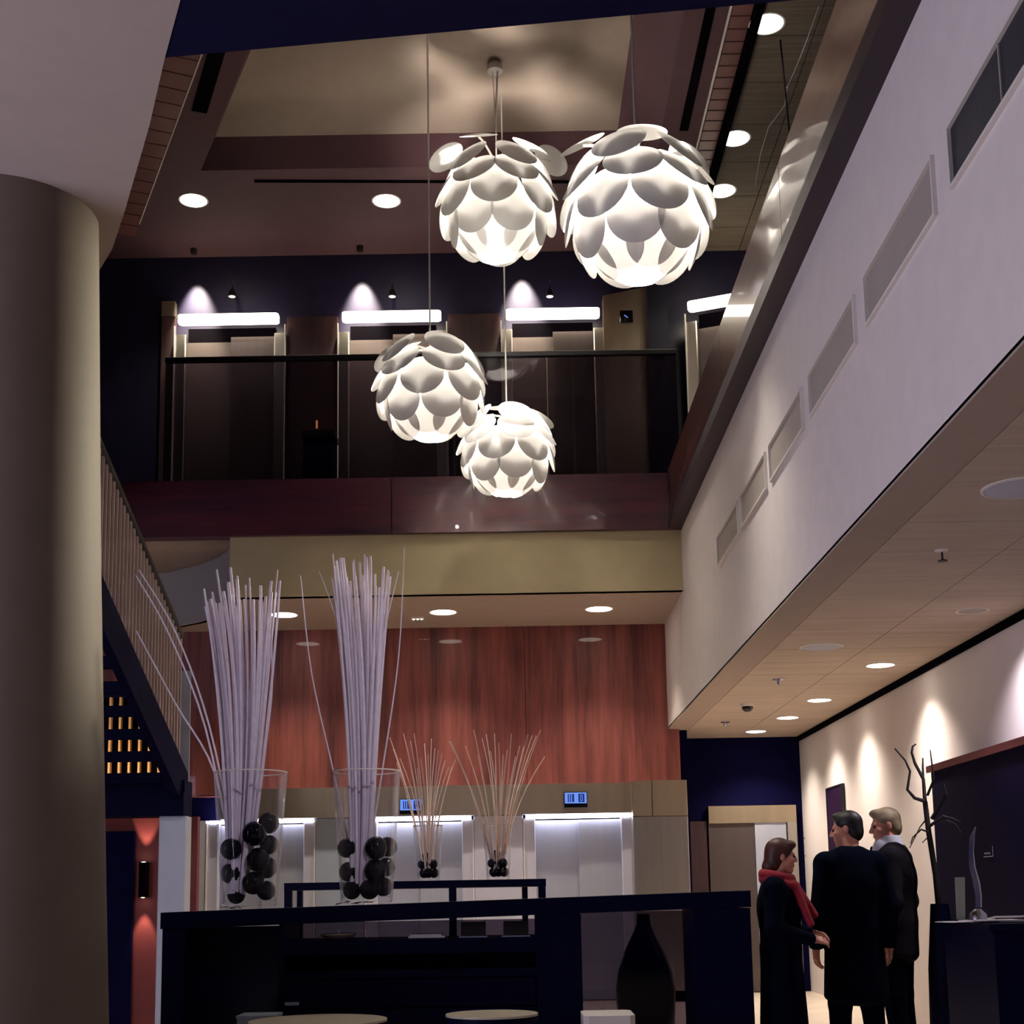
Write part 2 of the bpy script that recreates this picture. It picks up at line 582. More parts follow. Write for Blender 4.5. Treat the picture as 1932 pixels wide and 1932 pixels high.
# glazed strips either side: small panes between bars
gl0, gl1 = at(375, 115, z=ZC), at(285, 360, z=ZC)
gd = (gl1 - gl0).normalized()
gq = Vector((-gd.y, gd.x, 0))
for k in range(-5, 14):
    p = gl0 + gd * (k * 0.27)
    p2 = gl0 + gd * (k * 0.27 + 0.25)
    m_ = MB().prism([tuple(p[:2]), tuple(p2[:2]), tuple((p2 + gq * 0.9)[:2]), tuple((p + gq * 0.9)[:2])], ZC - 0.012, ZC)
    m_.build('ceiling_pane', 'pane_rose', ceil)
p, p2 = gl0 - gd * 1.5, gl1 + gd * 0.8
MB().tube([p - Vector((0, 0, 0.012)), p2 - Vector((0, 0, 0.012))], 0.008, 6).build('edge_bar', 'white_trim', ceil)
for k in range(0, 32):
    y = 8.2 + k * 0.19
    MB().box((2.09, y, ZC - 0.012), (2.27, y + 0.165, ZC)).build('ceiling_pane', 'pane_rose', ceil)
MB().box((2.06, 7.5, ZC - 0.02), (2.078, 14.9, ZC)).build('edge_bar', 'white_trim', ceil)
MB().box((2.275, 7.5, ZC - 0.10), (2.35, 15.9, ZC)).build('edge_beam', 'black_slot', ceil)
for k in range(11):
    y = 8.0 + k * 0.74
    for x in (2.36, 2.90, 3.44):
        MB().box((x, y, ZC - 0.03), (x + 0.53, y + 0.73, ZC)).build('ceiling_panel', 'acoustic', ceil)

# right-hand low room
rl = struct('ceiling_right', MB().box((XW + 0.15, -2, ZR + 0.015), (XR + 0.2, 17.2, ZR + 0.12)), 'soffit_taupe')
MB().box((XW, -2, ZR - 0.012), (2.07, 17.0, ZR + 0.015)).build('plaster_margin', 'soffit_taupe', rl)
for k in range(27):
    y = 0.05 + k * 0.63
    for x, x2 in ((2.075, 2.80), (2.806, XR)):
        MB().box((x, y, ZR - 0.012), (x2, min(y + 0.624, 17.0), ZR + 0.015)).build('ceiling_tile', 'tile_ceiling', rl)
struct('wall_right', MB().box((XR, 3, 0), (XR + 0.2, 17.2, ZR + 0.05)), 'right_wall')
struct('trim_4', MB().box((XR - 0.03, 3, ZR - 0.07), (XR, 17.0, ZR - 0.015)), 'black_slot')
struct('wall_back_right', MB().box((1.95, 17.0, 0), (XR + 0.2, 17.2, ZR + 0.05)), 'navy_dark')
struct('wall_right_return', MB().box((1.95, YB + 0.1, 0), (2.05, 17.0, ZR)), 'navy_dark')
# left, below the stair
struct('wall_left_red', MB().box((-5.4, 12.9, 0), (-2.95, 13.0, 1.98)), 'red_wall')
struct('door_1', MB().box((atX(190, 1700, 12.85), 12.84, 0), (atX(250, 1700, 12.85), 12.9, atZ(240, 1568, 12.85))), 'navy_dark')

# ------------------------------------------------------------------ column
cl = MB()
prof = []
ca = (-2.76, 7.2)
for z, r in ((0, 0.68), (1.2, 0.625), (3.0, 0.548), (ZM, 0.48)):
    prof.append((r, z))
cl.lathe(prof, 64, (ca[0], ca[1], 0))
tag(cl.build('column', 'column_plaster', None, True), 'massive round plaster column at the left, meeting the mauve soffit', 'column')

# ------------------------------------------------------------------ lamps


def downlight(label, p, r, m, group, watts=0, col=(1, 0.9, 0.78), ang=120, blend=0.6, tgt=None, rect=False, cat='downlight'):
    t = thing('downlight', label, cat, p, 0, group)
    local('trim_ring', MB().lathe([(r * 1.12, -0.004), (r * 1.12, 0.0), (r, 0.0), (r, -0.004)], 24, close=True), 'white_trim', t)
    local('lens', MB().lathe([(0.0, -0.010), (r * 0.8, -0.008), (r, -0.003), (r, 0.0)], 24), m, t, True)
    if watts:
        spot_light('downlight_beam', (p[0], p[1], p[2] - 0.02), tgt or (p[0], p[1], 0), watts, col, ang, blend, 0.08)
    return t


for x, y, lb, wt in ((365, 378, 'leftmost glowing round downlight in the high ceiling', 120), (729, 379, 'glowing round downlight in the high ceiling right of the dangling thin cord', 120),
                     (1387, 261, 'glowing downlight in the dark ribbed ceiling, middle of the right row', 90), (1447, 45, 'glowing downlight nearest in the dark ribbed ceiling, top right', 90),
                     (1362, 360, 'glowing downlight half hidden behind the largest flower lamp', 90)):
    p = at(x, y, z=ZC - 0.03 if x > 1000 else ZC)
    downlight(lb, p, 0.15, 'lamp_white', 'downlights in the high ceiling', wt)
for x, y, lb in ((536, 1160, 'left downlight in the beige soffit, behind the tall branches'), (836, 1155, 'middle downlight in the beige soffit above the red wall'), (1130, 1149, 'right downlight in the beige soffit above the red wall')):
    p = at(x, y, z=ZS)
    downlight(lb, p, 0.145, 'lamp_white', 'downlights in the gallery soffit', 280, (1, 0.86, 0.72), 98, 1.0, (p.x, p.y + 0.12, 0))
for x, y, lb in ((1661, 1255, 'nearest lit downlight in the low tiled ceiling at right'), (1546, 1321, 'second lit downlight from the camera in the low tiled ceiling'), (1486, 1354, 'third lit downlight from the camera in the low tiled ceiling'), (1426, 1380, 'farthest lit downlight in the low ceiling, by the navy wall')):
    p = at(x, y, z=ZR - 0.012)
    downlight(lb, p, 0.115, 'lamp_white', 'lit downlights in the low ceiling', 270, (1, 0.88, 0.76), 118, 1.0, (p.x + 0.1, p.y, 0))
p = at(1835, 1152, z=ZR - 0.012)
t = downlight('unlit round downlight in the low tiled ceiling near the right wall', p, 0.10, 'vent_grey', None, 170, (0.95, 0.86, 1), 118, 1.0, (p.x + 0.1, p.y, 0))  # no lamp glows in this fitting; its beam is added
for x, y, r, lb in ((1925, 920, 0.17, 'large pale round speaker grille in the low ceiling at the right edge'), (1550, 1220, 0.16, 'pale round speaker grille in the tiled ceiling beside the bulkhead')):
    p = at(x, y, z=ZR - 0.012)
    t = thing('ceiling_speaker', lb, 'speaker', p)
    local('grille', MB().lathe([(0, -0.018), (r * 0.7, -0.016), (r, -0.006), (r, 0)], 28), 'panel_pale', t, True)
    local('rim', MB().lathe([(r, -0.008), (r * 1.08, -0.004), (r * 1.08, 0), (r, 0)], 28, close=True), 'white_trim', t, True)
# small ceiling fittings
p = at(1410, 1328, z=ZR - 0.012)
t = thing('dome_camera', 'dark half-dome security camera on the low tiled ceiling', 'camera', p)
local('base', MB().lathe([(0.07, -0.03), (0.075, 0)], 20), 'white_trim', t)
local('dome', MB().lathe([(0.0, -0.085), (0.035, -0.075), (0.055, -0.055), (0.06, -0.03)], 20), 'screen_black', t, True)
for x, y, lb in ((1469, 1281, 'small chrome fitting on the low ceiling right of the dome camera'), (1368, 1362, 'small chrome fitting on the low ceiling left of the dome camera')):
    p = at(x, y, z=ZR - 0.012)
    t = thing('sprinkler_head', lb, 'sprinkler', p, 0, 'sprinklers in the low ceiling')
    local('plate', MB().lathe([(0.02, -0.014), (0.055, -0.006), (0.055, 0)], 16), 'silver', t, True)
    local('nozzle', MB().lathe([(0.012, -0.05), (0.02, -0.03), (0.01, -0.012)], 12), 'silver', t, True)
p = at(1777, 1038, z=ZR - 0.012)
t = thing('sprinkler_head', 'dark drop sprinkler on the low ceiling above the reception desk', 'sprinkler', p)
local('plate', MB().lathe([(0.01, -0.012), (0.04, -0.004), (0.04, 0)], 16), 'white_trim', t)
local('stem', MB().tube([(0, 0, 0), (0, 0, -0.06)], 0.006, 8), 'black_metal', t)
local('deflector', MB().lathe([(0.028, -0.066), (0.028, -0.06)], 12), 'black_metal', t)
p = at(788, 1165, z=ZS)
t = thing('emergency_light', 'tiny emergency light on the beige soffit left of the middle downlight', 'light', p)
local('base', MB().box((-0.07, -0.03, -0.02), (0.07, 0.03, 0)), 'white_trim', t)
for s in (-0.045, 0.0, 0.045):
    local('led', MB().lathe([(0, -0.03), (0.014, -0.02)], 10, (s, 0, 0)), 'lamp_white', t)

# ------------------------------------------------------------------ vents on the bulkhead
vents = [(4.05, 5.18), (5.42, 6.54), (6.78, 7.87), (8.10, 9.17), (9.35, 10.40), (10.57, 11.64)]
vl = ['nearest vent in the white bulkhead, open and dark inside', 'second vent from the camera in the white bulkhead', 'third vent from the camera in the white bulkhead', 'fourth vent from the camera in the white bulkhead', 'fifth vent from the camera in the white bulkhead', 'farthest and smallest vent in the white bulkhead']
for k, (a, b) in enumerate(vents):
    t = thing('air_vent', vl[k], 'vent', (XW, (a + b) / 2, 4.12), 0, 'vents along the white bulkhead')
    h = (b - a) / 2
    f = MB()
    for q0, q1 in (((-0.02, -h, 0.12), (0, h, 0.135)), ((-0.02, -h, -0.135), (0, h, -0.12)), ((-0.02, -h - 0.015, -0.135), (0, -h, 0.135)), ((-0.02, h, -0.135), (0, h + 0.015, 0.135))):
        f.box(q0, q1)
    local('vent_frame', f, 'white_trim', t)
    local('vent_back', MB().box((-0.004, -h, -0.12), (-0.001, h, 0.12)), 'vent_dark' if k == 0 else 'vent_grey', t)
    for j in range(0 if k else 1):
        z = -0.08 + j * 0.08
        if k:
            local('vent_blade', MB().hexa([(-0.016, -h, z - 0.012), (-0.014, -h, z - 0.014), (-0.014, h, z - 0.014), (-0.016, h, z - 0.012), (-0.006, -h, z + 0.02), (-0.004, -h, z + 0.018), (-0.004, h, z + 0.018), (-0.006, h, z + 0.02)]), 'vent_grey', t)
        else:
            local('vent_divider', MB().box((-0.010, -0.005, -0.12), (-0.004, 0.005, 0.12)), 'vent_grey', t)

# ------------------------------------------------------------------ elevators


def elevator(label, X0, X1, z0, zt, y, upper, group, rot=0.0, leaf='door_steel', strip='strip_cool', z_strip=None):
    """opening frame X0..X1 (outer edges of the jambs)"""
    c = ((X0 + X1) / 2, y - 0.02, z0)
    t = thing('elevator', label, 'elevator', c, rot, group)
    hw = (X1 - X0) / 2
    H = zt - z0
    j = 0.14
    for s in (-1, 1):
        local('jamb', MB().box((s * hw, -0.14, 0), (s * (hw - j), 0.0, H), 0.012), 'panel_pale' if not upper else 'steel', t)
        local('jamb_edge', MB().box((s * hw, -0.17, 0), (s * (hw - 0.012), -0.14, H + (0.10 if upper else 0.0))), 'white_trim', t)
    iw = hw - j
    top = H - (0.05 if upper else 0.02)
    local('door_leaf', MB().box((-iw, -0.045, 0.01), (0.02, -0.02, top - (0.02 if upper else 0)), 0.004), leaf, t)
    local('door_leaf', MB().box((0.0, -0.085, 0.01), (iw, -0.06, top + (0.03 if upper else 0)), 0.004), leaf, t)
    local('shadow_gap', MB().box((-iw, -0.018, 0), (iw, -0.004, H + (0.12 if upper else 0))), 'black_slot', t)
    if upper:
        zs = H + 0.10
        local('light_strip', MB().box((-hw + 0.07, -0.30, zs), (hw - 0.07, -0.16, zs + 0.09), 0.03), strip, t)
    else:
        local('light_strip', MB().box((-hw + 0.03, -0.15, H - 0.0), (hw - 0.03, -0.02, H + 0.035)), strip, t)
    return t


ZD = 7.98
for x0, x1, lb in ((335, 543, 'leftmost upper elevator on the gallery under a warm light strip'), (640, 845, 'middle upper elevator on the gallery, partly behind a flower lamp'), (945, 1140, 'right upper elevator on the gallery beside the steel panel')):
    elevator(lb, atX(x0, 640, YB), atX(x1, 640, YB), ZG, ZD, YB, True, 'elevators on the upper gallery', 0, 'door_dark', 'strip_warm')
xa = atX(1293, 630, YB - 0.2)  # turned unit stands in for a reflection in the glossy side panel
elevator('turned upper elevator standing in for a reflection, cut off by the right wood band', xa, xa + 1.26, ZG, ZD, YB - 0.35, True, 'elevators on the upper gallery', -math.radians(22), 'door_dark', 'strip_warm')
for x0, x1, lb in ((988, 1196, 'right lower elevator with closed bluish steel doors'), (688, 894, 'middle lower elevator behind the small vase'), (388, 594, 'left lower elevator behind the tall left vase')):
    elevator(lb, atX(x0, 1600, YB), atX(x1, 1600, YB), 0, 2.08, YB + 0.2, False, 'elevators on the lower lobby wall')
# pale wall panels between the lower elevators
for x0, x1, m, lb in ((894, 988, 'panel_pale', 'pale wall panel between the middle and right lower elevators'), (594, 688, 'panel_blue', 'blue-grey wall panel between the left and middle lower elevators'), (352, 388, 'panel_pale', 'narrow pale wall panel left of the left lower elevator')):
    a, b = atX(x0, 1600, YB), atX(x1, 1600, YB)
    t = thing('wall_panel', lb, 'panel', ((a + b) / 2, YB, 0), 0, 'panels between the lower elevators')
    h = (b - a) / 2
    local('sheet', MB().box((-h, 0.02, 0.10), (h, 0.2, 2.116), 0.01), m, t)
    local('plinth', MB().box((-h, 0.03, 0.0), (h, 0.2, 0.095)), 'black_slot', t)
# stainless header above the lower elevators
hx0, hx1 = atX(420, 1497, YB), atX(1196, 1480, YB)
t = thing('elevator_header', 'long brushed steel header band above the lower elevators', 'header', ((hx0 + hx1) / 2, YB, 2.12))
h = (hx1 - hx0) / 2
for k in range(3):
    a = -h + 2 * h * k / 3
    local('header_sheet', MB().box((a + 0.002, -0.12, 0.0), (a + 2 * h / 3 - 0.002, 0.0, 0.345), 0.006), 'steel_warm', t)
for x, y, lb in ((1086, 1507, 'lit blue floor display on the steel header above the right elevator'), (776, 1520, 'violet-blue floor display on the header behind the small vase')):
    p = at(x, y, D=YB - 0.12)
    t = thing('floor_display', lb, 'display', p, 0, 'floor displays on the header')
    local('housing', MB().box((-0.132, -0.035, -0.10), (0.132, 0.0, 0.075), 0.008), 'screen_black', t)
    s = local('screen', MB().box((-0.125, -0.04, -0.055), (0.125, -0.035, 0.068)), 'screen_blue', t)
    ink = MB()
    for q in (-0.092, -0.068, -0.044, -0.030):
        ink.box((q, -0.042, -0.04), (q + 0.013, -0.04, 0.052))
    ink.box((0.03, -0.042, -0.042), (0.10, -0.04, 0.054))
    local('screen_ink', ink, 'screen_ink', s)
    dg = MB()
    for q0, q1 in (((0.052, 0.035), (0.078, 0.041)), ((0.052, -0.03), (0.078, -0.024)), ((0.052, -0.03), (0.058, 0.04)), ((0.072, -0.03), (0.078, 0.04))):
        dg.box((q0[0], -0.044, q0[1]), (q1[0], -0.042, q1[1]))
    local('digit', dg, 'screen_blue', s)
# projecting steel panel at the right end
a, b = atX(1196, 1600, YB - 0.3), atX(1300, 1600, YB - 0.3)
t = thing('steel_pier', 'tall brushed steel pier right of the lower elevators', 'pier', ((a + b) / 2, YB - 0.12, 0))
h = (b - a) / 2
local('pier_sheet', MB().box((-h, -0.18, 0.12), (h, 0.2, 2.06), 0.006), 'steel', t)
local('pier_head', MB().box((-h, -0.185, 2.066), (-0.09, 0.2, 2.47), 0.006), 'steel_warm', t)
local('pier_head', MB().box((-0.086, -0.185, 2.066), (h, 0.2, 2.47), 0.006), 'steel_warm', t)
local('plinth', MB().box((-h + 0.01, -0.16, 0.0), (h - 0.01, 0.2, 0.115)), 'black_slot', t)
# far right elevator on the navy wall
a, b = atX(1337, 1600, 17.0), atX(1503, 1600, 17.0)
t = thing('elevator', 'far elevator in the navy wall behind the woman with the red scarf', 'elevator', ((a + b) / 2, 16.975, 0))
h = (b - a) / 2
local('header', MB().box((-h, -0.06, 2.03), (h, 0, 2.24), 0.005), 'steel_warm', t)
local('jamb', MB().box((h - 0.12, -0.06, 0), (h, 0, 2.03), 0.005), 'steel', t)
local('door_leaf', MB().box((-h, -0.03, 0.01), (0.02, -0.005, 2.03)), 'door_dark', t, label='left leaf, browner than the other')
local('door_leaf', MB().box((0.024, -0.045, 0.01), (h - 0.13, -0.012, 2.03)), 'door_steel', t)
a, b = atX(1303, 1600, 17.0), atX(1334, 1600, 17.0)
t = thing('service_door', 'narrow dark brown service door left of the far elevator', 'door', ((a + b) / 2, 17.0, 0))
h = (b - a) / 2
local('leaf', MB().box((-h, -0.03, 0), (h, 0, 2.06)), 'wood_dark', t)
local('frame', MB().box((-h - 0.02, -0.04, 0), (-h, 0, 2.09)), 'black_slot', t)
p = at(1522, 1598, D=16.95)
t = thing('door_pull', 'small dark pull handle on the navy corner by the white wall', 'handle', p)
local('bar', MB().tube([(-0.02, 0, 0.11), (0.02, -0.05, 0.09), (0.03, -0.06, 0), (0.02, -0.05, -0.09), (-0.02, 0, -0.11)], 0.012, 8), 'black_metal', t, True)

# ------------------------------------------------------------------ upper gallery fittings
# wood piers between the upper elevators
for x0, x1, lb in ((543, 640, 'dark wood pier between the left and middle upper elevators'), (845, 945, 'dark wood pier between the middle and right upper elevators'), (308, 335, 'narrow dark wood pier left of the upper elevators')):
    a, b = atX(x0, 640, YB), atX(x1, 640, YB)
    t = thing('wood_pier', lb, 'pier', ((a + b) / 2, YB - 0.02, ZG), 0, 'piers between the upper elevators')
    h = (b - a) / 2 - 0.005
    zt_ = 2.60 if x0 > 400 else 2.62
    local('veneer', MB().box((-h, -0.10, 0), (h, 0, zt_), 0.004), 'wood_dark', t)
    if x0 < 400:
        local('pier_cap', MB().box((-h, -0.12, 2.63), (h, 0, 2.82), 0.004), 'steel_warm', t, label='warm lit metal cap')
# steel call panel with screen
a, b = atX(1138, 600, YB - 0.2), atX(1224, 600, YB - 0.2)
t = thing('lift_control_cabinet', 'tall warm steel panel with a black screen on the upper gallery', 'cabinet', ((a + b) / 2, YB - 0.23, ZG))
h = (b - a) / 2
zb_ = atZ(1180, 665, YB - 0.2) - ZG
zt_ = atZ(1180, 553, YB - 0.2) - ZG
local('panel_sheet', MB().hexa([(-h, -0.02, 0), (h, -0.02, 0), (h, 0.2, 0), (-h, 0.2, 0), (-h, -0.02, zt_ - 0.05), (h, -0.02, zt_ + 0.06), (h, 0.2, zt_ + 0.06), (-h, 0.2, zt_ - 0.05)]), 'steel_warm', t)
zc_ = atZ(1181, 601, YB - 0.2) - ZG
xc_ = atX(1181, 601, YB - 0.2) - (a + b) / 2
sc = local('screen', MB().box((xc_ - 0.078, -0.035, zc_ - 0.075), (xc_ + 0.078, -0.02, zc_ + 0.075), 0.006), 'screen_black', t)
local('screen_mark', MB().hexa([(xc_ - 0.03, -0.037, zc_ + 0.015), (xc_ - 0.02, -0.037, zc_ + 0.02), (xc_ - 0.02, -0.035, zc_ + 0.02), (xc_ - 0.03, -0.035, zc_ + 0.015), (xc_ + 0.01, -0.037, zc_ - 0.02), (xc_ + 0.02, -0.037, zc_ - 0.015), (xc_ + 0.02, -0.035, zc_ - 0.015), (xc_ + 0.01, -0.035, zc_ - 0.02)]), 'screen_blue', sc)
# navy post
a, b = atX(1224, 700, YB - 0.3), atX(1262, 700, YB - 0.3)
t = thing('navy_post', 'dark navy post between the steel panel and the turned elevator', 'post', ((a + b) / 2, YB - 0.3, ZG))
h = (b - a) / 2
local('shaft', MB().box((-h, -0.08, 0), (h, 0.1, ZC - ZG)), 'navy_gloss', t)
p = at(1242, 668, D=YB - 0.38)
local('reader', MB().box((-0.06, -0.11, p.z - ZG - 0.03), (0.06, -0.08, p.z - ZG + 0.02), 0.01), 'white_trim', t)
# call panel, bin, little spots
p = at(598, 800, D=YB - 0.11)
t = thing('call_panel', 'lift call plate with an amber lit bar on the upper wood pier', 'panel', p)
local('plate', MB().box((-0.05, -0.012, -0.13), (0.05, 0, 0.13)), 'wood_dark', t)
local('button', MB().box((-0.012, -0.018, -0.06), (0.012, -0.012, 0.04)), 'button_amber', t)
a, b = atX(572, 870, 15.4), atX(635, 870, 15.4)
t = thing('bin', 'dark navy square bin standing between two upper elevators', 'bin', ((a + b) / 2, 15.4, ZG))
h = (b - a) / 2
local('body', MB().box((-h + 0.02, -0.15, 0), (h - 0.02, 0.15, 0.86), 0.01), 'navy_dark', t)
local('lid', MB().box((-h, -0.17, 0.86), (h, 0.17, 0.93), 0.01), 'navy_gloss', t)
for x, lb in ((438, 'left tiny hanging spot in front of the upper navy wall'), (740, 'middle tiny hanging spot in front of the upper navy wall'), (1037, 'right tiny hanging spot in front of the upper navy wall')):
    p = at(x, 545, D=15.75)
    t = thing('spotlight', lb, 'spotlight', p, 0, 'small spots on the upper wall')
    local('bracket', MB().box((-0.015, 0.0, -0.02), (0.015, 0.24, 0.02)), 'black_metal', t)
    local('shade', MB().lathe([(0.045, -0.10), (0.05, -0.09), (0.03, -0.02), (0.012, 0.0), (0.012, 0.05)], 14), 'black_metal', t, True)
    local('lamp_face', MB().lathe([(0.0, -0.102), (0.042, -0.1)], 14), 'panel_pale', t)
    local('cable', MB().tube([(0, 0, 0.05), (0, 0.03, 0.12), (0, 0.2, 0.13)], 0.006, 6), 'silver', t)
for x, lb in ((372, 'left small wall-washer lamp under the high ceiling'), (683, 'middle small wall-washer lamp under the high ceiling'), (985, 'right small wall-washer lamp under the high ceiling, near the lower flower lamp cord')):
    X_ = atX(x, 560, YB)
    t = thing('wall_washer', lb, 'lamp', (X_, YB - 0.22, ZC - 0.002), 0, 'wall-washer lamps at the high ceiling')
    local('housing', MB().lathe([(0.035, -0.06), (0.04, -0.05), (0.04, 0.0)], 16), 'black_metal', t, True)
    local('lens', MB().lathe([(0, -0.058), (0.03, -0.058)], 12), 'panel_pale', t)
    spot_light('wall_washer_beam', (X_, YB - 0.22, ZC - 0.07), (X_, YB + 0.02, ZC - 1.0), 1500, (1, 0.88, 0.64), 44, 0.9, 0.03)
# glass balustrade
t = thing('glass_balustrade', 'tinted glass balustrade with black handrail along the upper gallery', 'balustrade', (-1.0, YF + 0.03, ZG))
gx = [atX(308, 790, YF), atX(637, 790, YF), atX(1034, 790, YF), 1.84]
for a, b in zip(gx[:-1], gx[1:]):
    part('glass_panel', MB().box((a + 0.004, YF + 0.025, ZG - 0.02), (b - 0.004, YF + 0.04, 6.97)), 'glass_rail', t)
part('handrail', MB().box((gx[0], YF + 0.0, 6.955), (1.84, YF + 0.065, 7.0), 0.01), 'black_metal', t)
part('rail_highlight', MB().box((gx[0], YF + 0.01, 7.0), (1.84, YF + 0.06, 7.008)), 'white_trim', t, label='thin white strip for the lit edge on top of the rail')  # lit top edge of the rail painted as a white strip
part('base_channel', MB().box((gx[0] - 1.0, YF - 0.02, ZG), (1.7, YF + 0.08, ZG + 0.012)), 'steel', t)
# hanging wires near the right corner
for pts, lb in (([(1470, 55), (1480, 150), (1490, 258)], 'thin black wire against the ribbed ceiling at top right'),):
    q = [at(x, y, X=2.6) for x, y in pts]
    t = thing('wire', lb, 'wire', q[0])
    part('strand', MB().tube(q, 0.008, 6), 'black_slot', t, True)
    part('end_clip', MB().ball(q[0], 0.02, 8), 'black_metal', t)
q = [at(x, y, X=2.75) for x, y in [(1545, 12), (1520, 82), (1505, 120), (1485, 165), (1480, 200), (1450, 240), (1435, 290), (1425, 350)]]
t = thing('cable', 'loose pale cable hanging in a curve by the top right wood band', 'cable', q[0])
part('strand', MB().tube(q, 0.0035, 6), 'panel_pale', t, True)
part('clip', MB().ball(q[3], 0.012, 8), 'panel_pale', t)

# ------------------------------------------------------------------ flower pendants
RNG = random.Random(5)


def disc_mesh():
    """shallow dished round petal, unit diameter, normal +Z"""
    m = MB()
    n, rings = 28, 5
    vs, fs = [], []
    for side, off in ((0, 0.0), (1, -0.012)):
        vs.append((0, 0, 0.075 + off))
        for i in range(1, rings + 1):
            r = 0.5 * i / rings
            for k in range(n):
                a = 2 * PI * k / n
                vs.append((r * math.cos(a), r * math.sin(a), 0.075 * (1 - (2 * r) ** 2) + (off if i < rings else off * 0.5)))
    half = 1 + rings * n
    for side in (0, 1):
        b = side * half
        for k in range(n):
            k2 = (k + 1) % n
            f = (b, b + 1 + k, b + 1 + k2)
            fs.append(f if side == 0 else f[::-1])
            for i in range(rings - 1):
                f = (b + 1 + i * n + k, b + 1 + (i + 1) * n + k, b + 1 + (i + 1) * n + k2, b + 1 + i * n + k2)
                fs.append(f if side == 0 else f[::-1])
    for k in range(n):
        k2 = (k + 1) % n
        a, c = 1 + (rings - 1) * n, half + 1 + (rings - 1) * n
        fs.append((a + k, c + k, c + k2, a + k2))
    m.add(vs, fs)
    return m.mesh('shade_disc', 'lamp_disc', True)


DISC = disc_mesh()


def pendant(label, cx, cy, D, wpx, crown, top, phase, canopy=True, cord2=None, watts=0):
    c = at(cx, cy, D=D)
    R = wpx / FPX * D / 2 * 0.92
    t = thing('pendant_lamp', label, 'pendant lamp', c, 0, 'white flower pendants over the lobby')
    local('bulb', MB().ball((0, 0, -0.02), R * 0.36, 16), 'bulb_white', t, True)
    local('hub', MB().lathe([(0.03, R * 0.62), (0.045, R * 0.66), (0.045, R * 0.86), (0.02, R * 0.90)], 16), 'white_trim', t, True)
    local('added_baffle', MB().lathe([(0, R * 0.57), (R * 0.34, R * 0.56), (R * 0.36, R * 0.575), (0, R * 0.60)], 24), 'white_trim', t, True)  # unseen plate added to block the bulb's direct light upward
    local('lamp_stem', MB().tube([(0, 0, R * 0.3), (0, 0, R * 0.64)], 0.014, 8), 'white_trim', t)

    # rings of discs, each ring tucked under the one above: (radius, height, lean of the normal from the top, count, diameter)
    rows = ((0.554, -0.667, 127, 7, 0.76), (0.829, -0.397, 98, 7, 0.84), (0.959, -0.031, 74, 7, 0.86), (0.918, 0.349, 54, 7, 0.86), (0.791, 0.718, 53, 5, 0.82))
    for i, (rr, zz, nt_, n_, d_) in enumerate(rows):
        for k in range(n_):
            ph = math.radians(phase + 360.0 * (k + 0.5 * (i % 2)) / n_ + RNG.uniform(-3, 3))
            th = math.radians(nt_ + RNG.uniform(-1.5, 1.5))
            r_ = rr + RNG.uniform(-0.006, 0.006)
            o = bpy.data.objects.new('shade_disc', DISC)
            COL.objects.link(o)
            o.parent = t
            o.location = (R * r_ * math.cos(ph), R * r_ * math.sin(ph), R * (zz + RNG.uniform(-0.015, 0.015)))
            nrm = Vector((math.sin(th) * math.cos(ph), math.sin(th) * math.sin(ph), math.cos(th)))
            o.rotation_euler = nrm.to_track_quat('Z', 'X').to_euler()
            s = d_ * R
            o.scale = (s, s, s * 1.25)
    # raised discs on bent stems: (x, y, z) of the disc in units of R, normal
    for (qx, qy, qd), nv_, d_ in crown:
        pos, nv, d = at(qx, qy, D=D + qd) - c, Vector(nv_).normalized(), d_
        o = bpy.data.objects.new('shade_disc', DISC)
        COL.objects.link(o)
        o.parent = t
        o.location = pos
        o.rotation_euler = nv.to_track_quat('Z', 'X').to_euler()
        s = d * R
        o.scale = (s, s, s * 0.8)
        b0 = Vector((0, 0, R * 0.84))
        mid = (b0 + pos) / 2 + Vector((0, 0, R * 0.16)) + Vector((pos.x, pos.y, 0)) * 0.12
        pts = [b0.lerp(mid, f).lerp(mid.lerp(pos - nv * 0.01, f), f) for f in (0, 0.2, 0.4, 0.6, 0.8, 1.0)]
        local('disc_stem', MB().tube(pts, 0.011, 6), 'white_trim', t, True)
    tp = Vector(top) - c
    if cord2:
        local('cord', MB().tube([(0.0, 0, R * 0.88), (tp.x * 0.6, tp.y * 0.6, tp.z * 0.6), (tp.x + 0.03, tp.y, tp.z)], 0.009, 6), 'white_trim', t)
        local('steel_cable', MB().tube([(tp.x * 0.55, tp.y * 0.55, tp.z * 0.6), (tp.x - 0.03, tp.y, tp.z)], 0.005, 6), 'silver', t)
    else:
        local('cord', MB().tube([(0, 0, R * 0.88), (tp.x, tp.y, tp.z)], 0.009, 6), 'white_trim', t)
    if canopy:
        local('canopy', MB().lathe([(0.078, -0.01), (0.078, 0.01), (0.070, 0.06), (0.045, 0.095), (0.0, 0.105)], 24, (tp.x, tp.y, tp.z - 0.10)), 'white_trim', t, True)
    return t


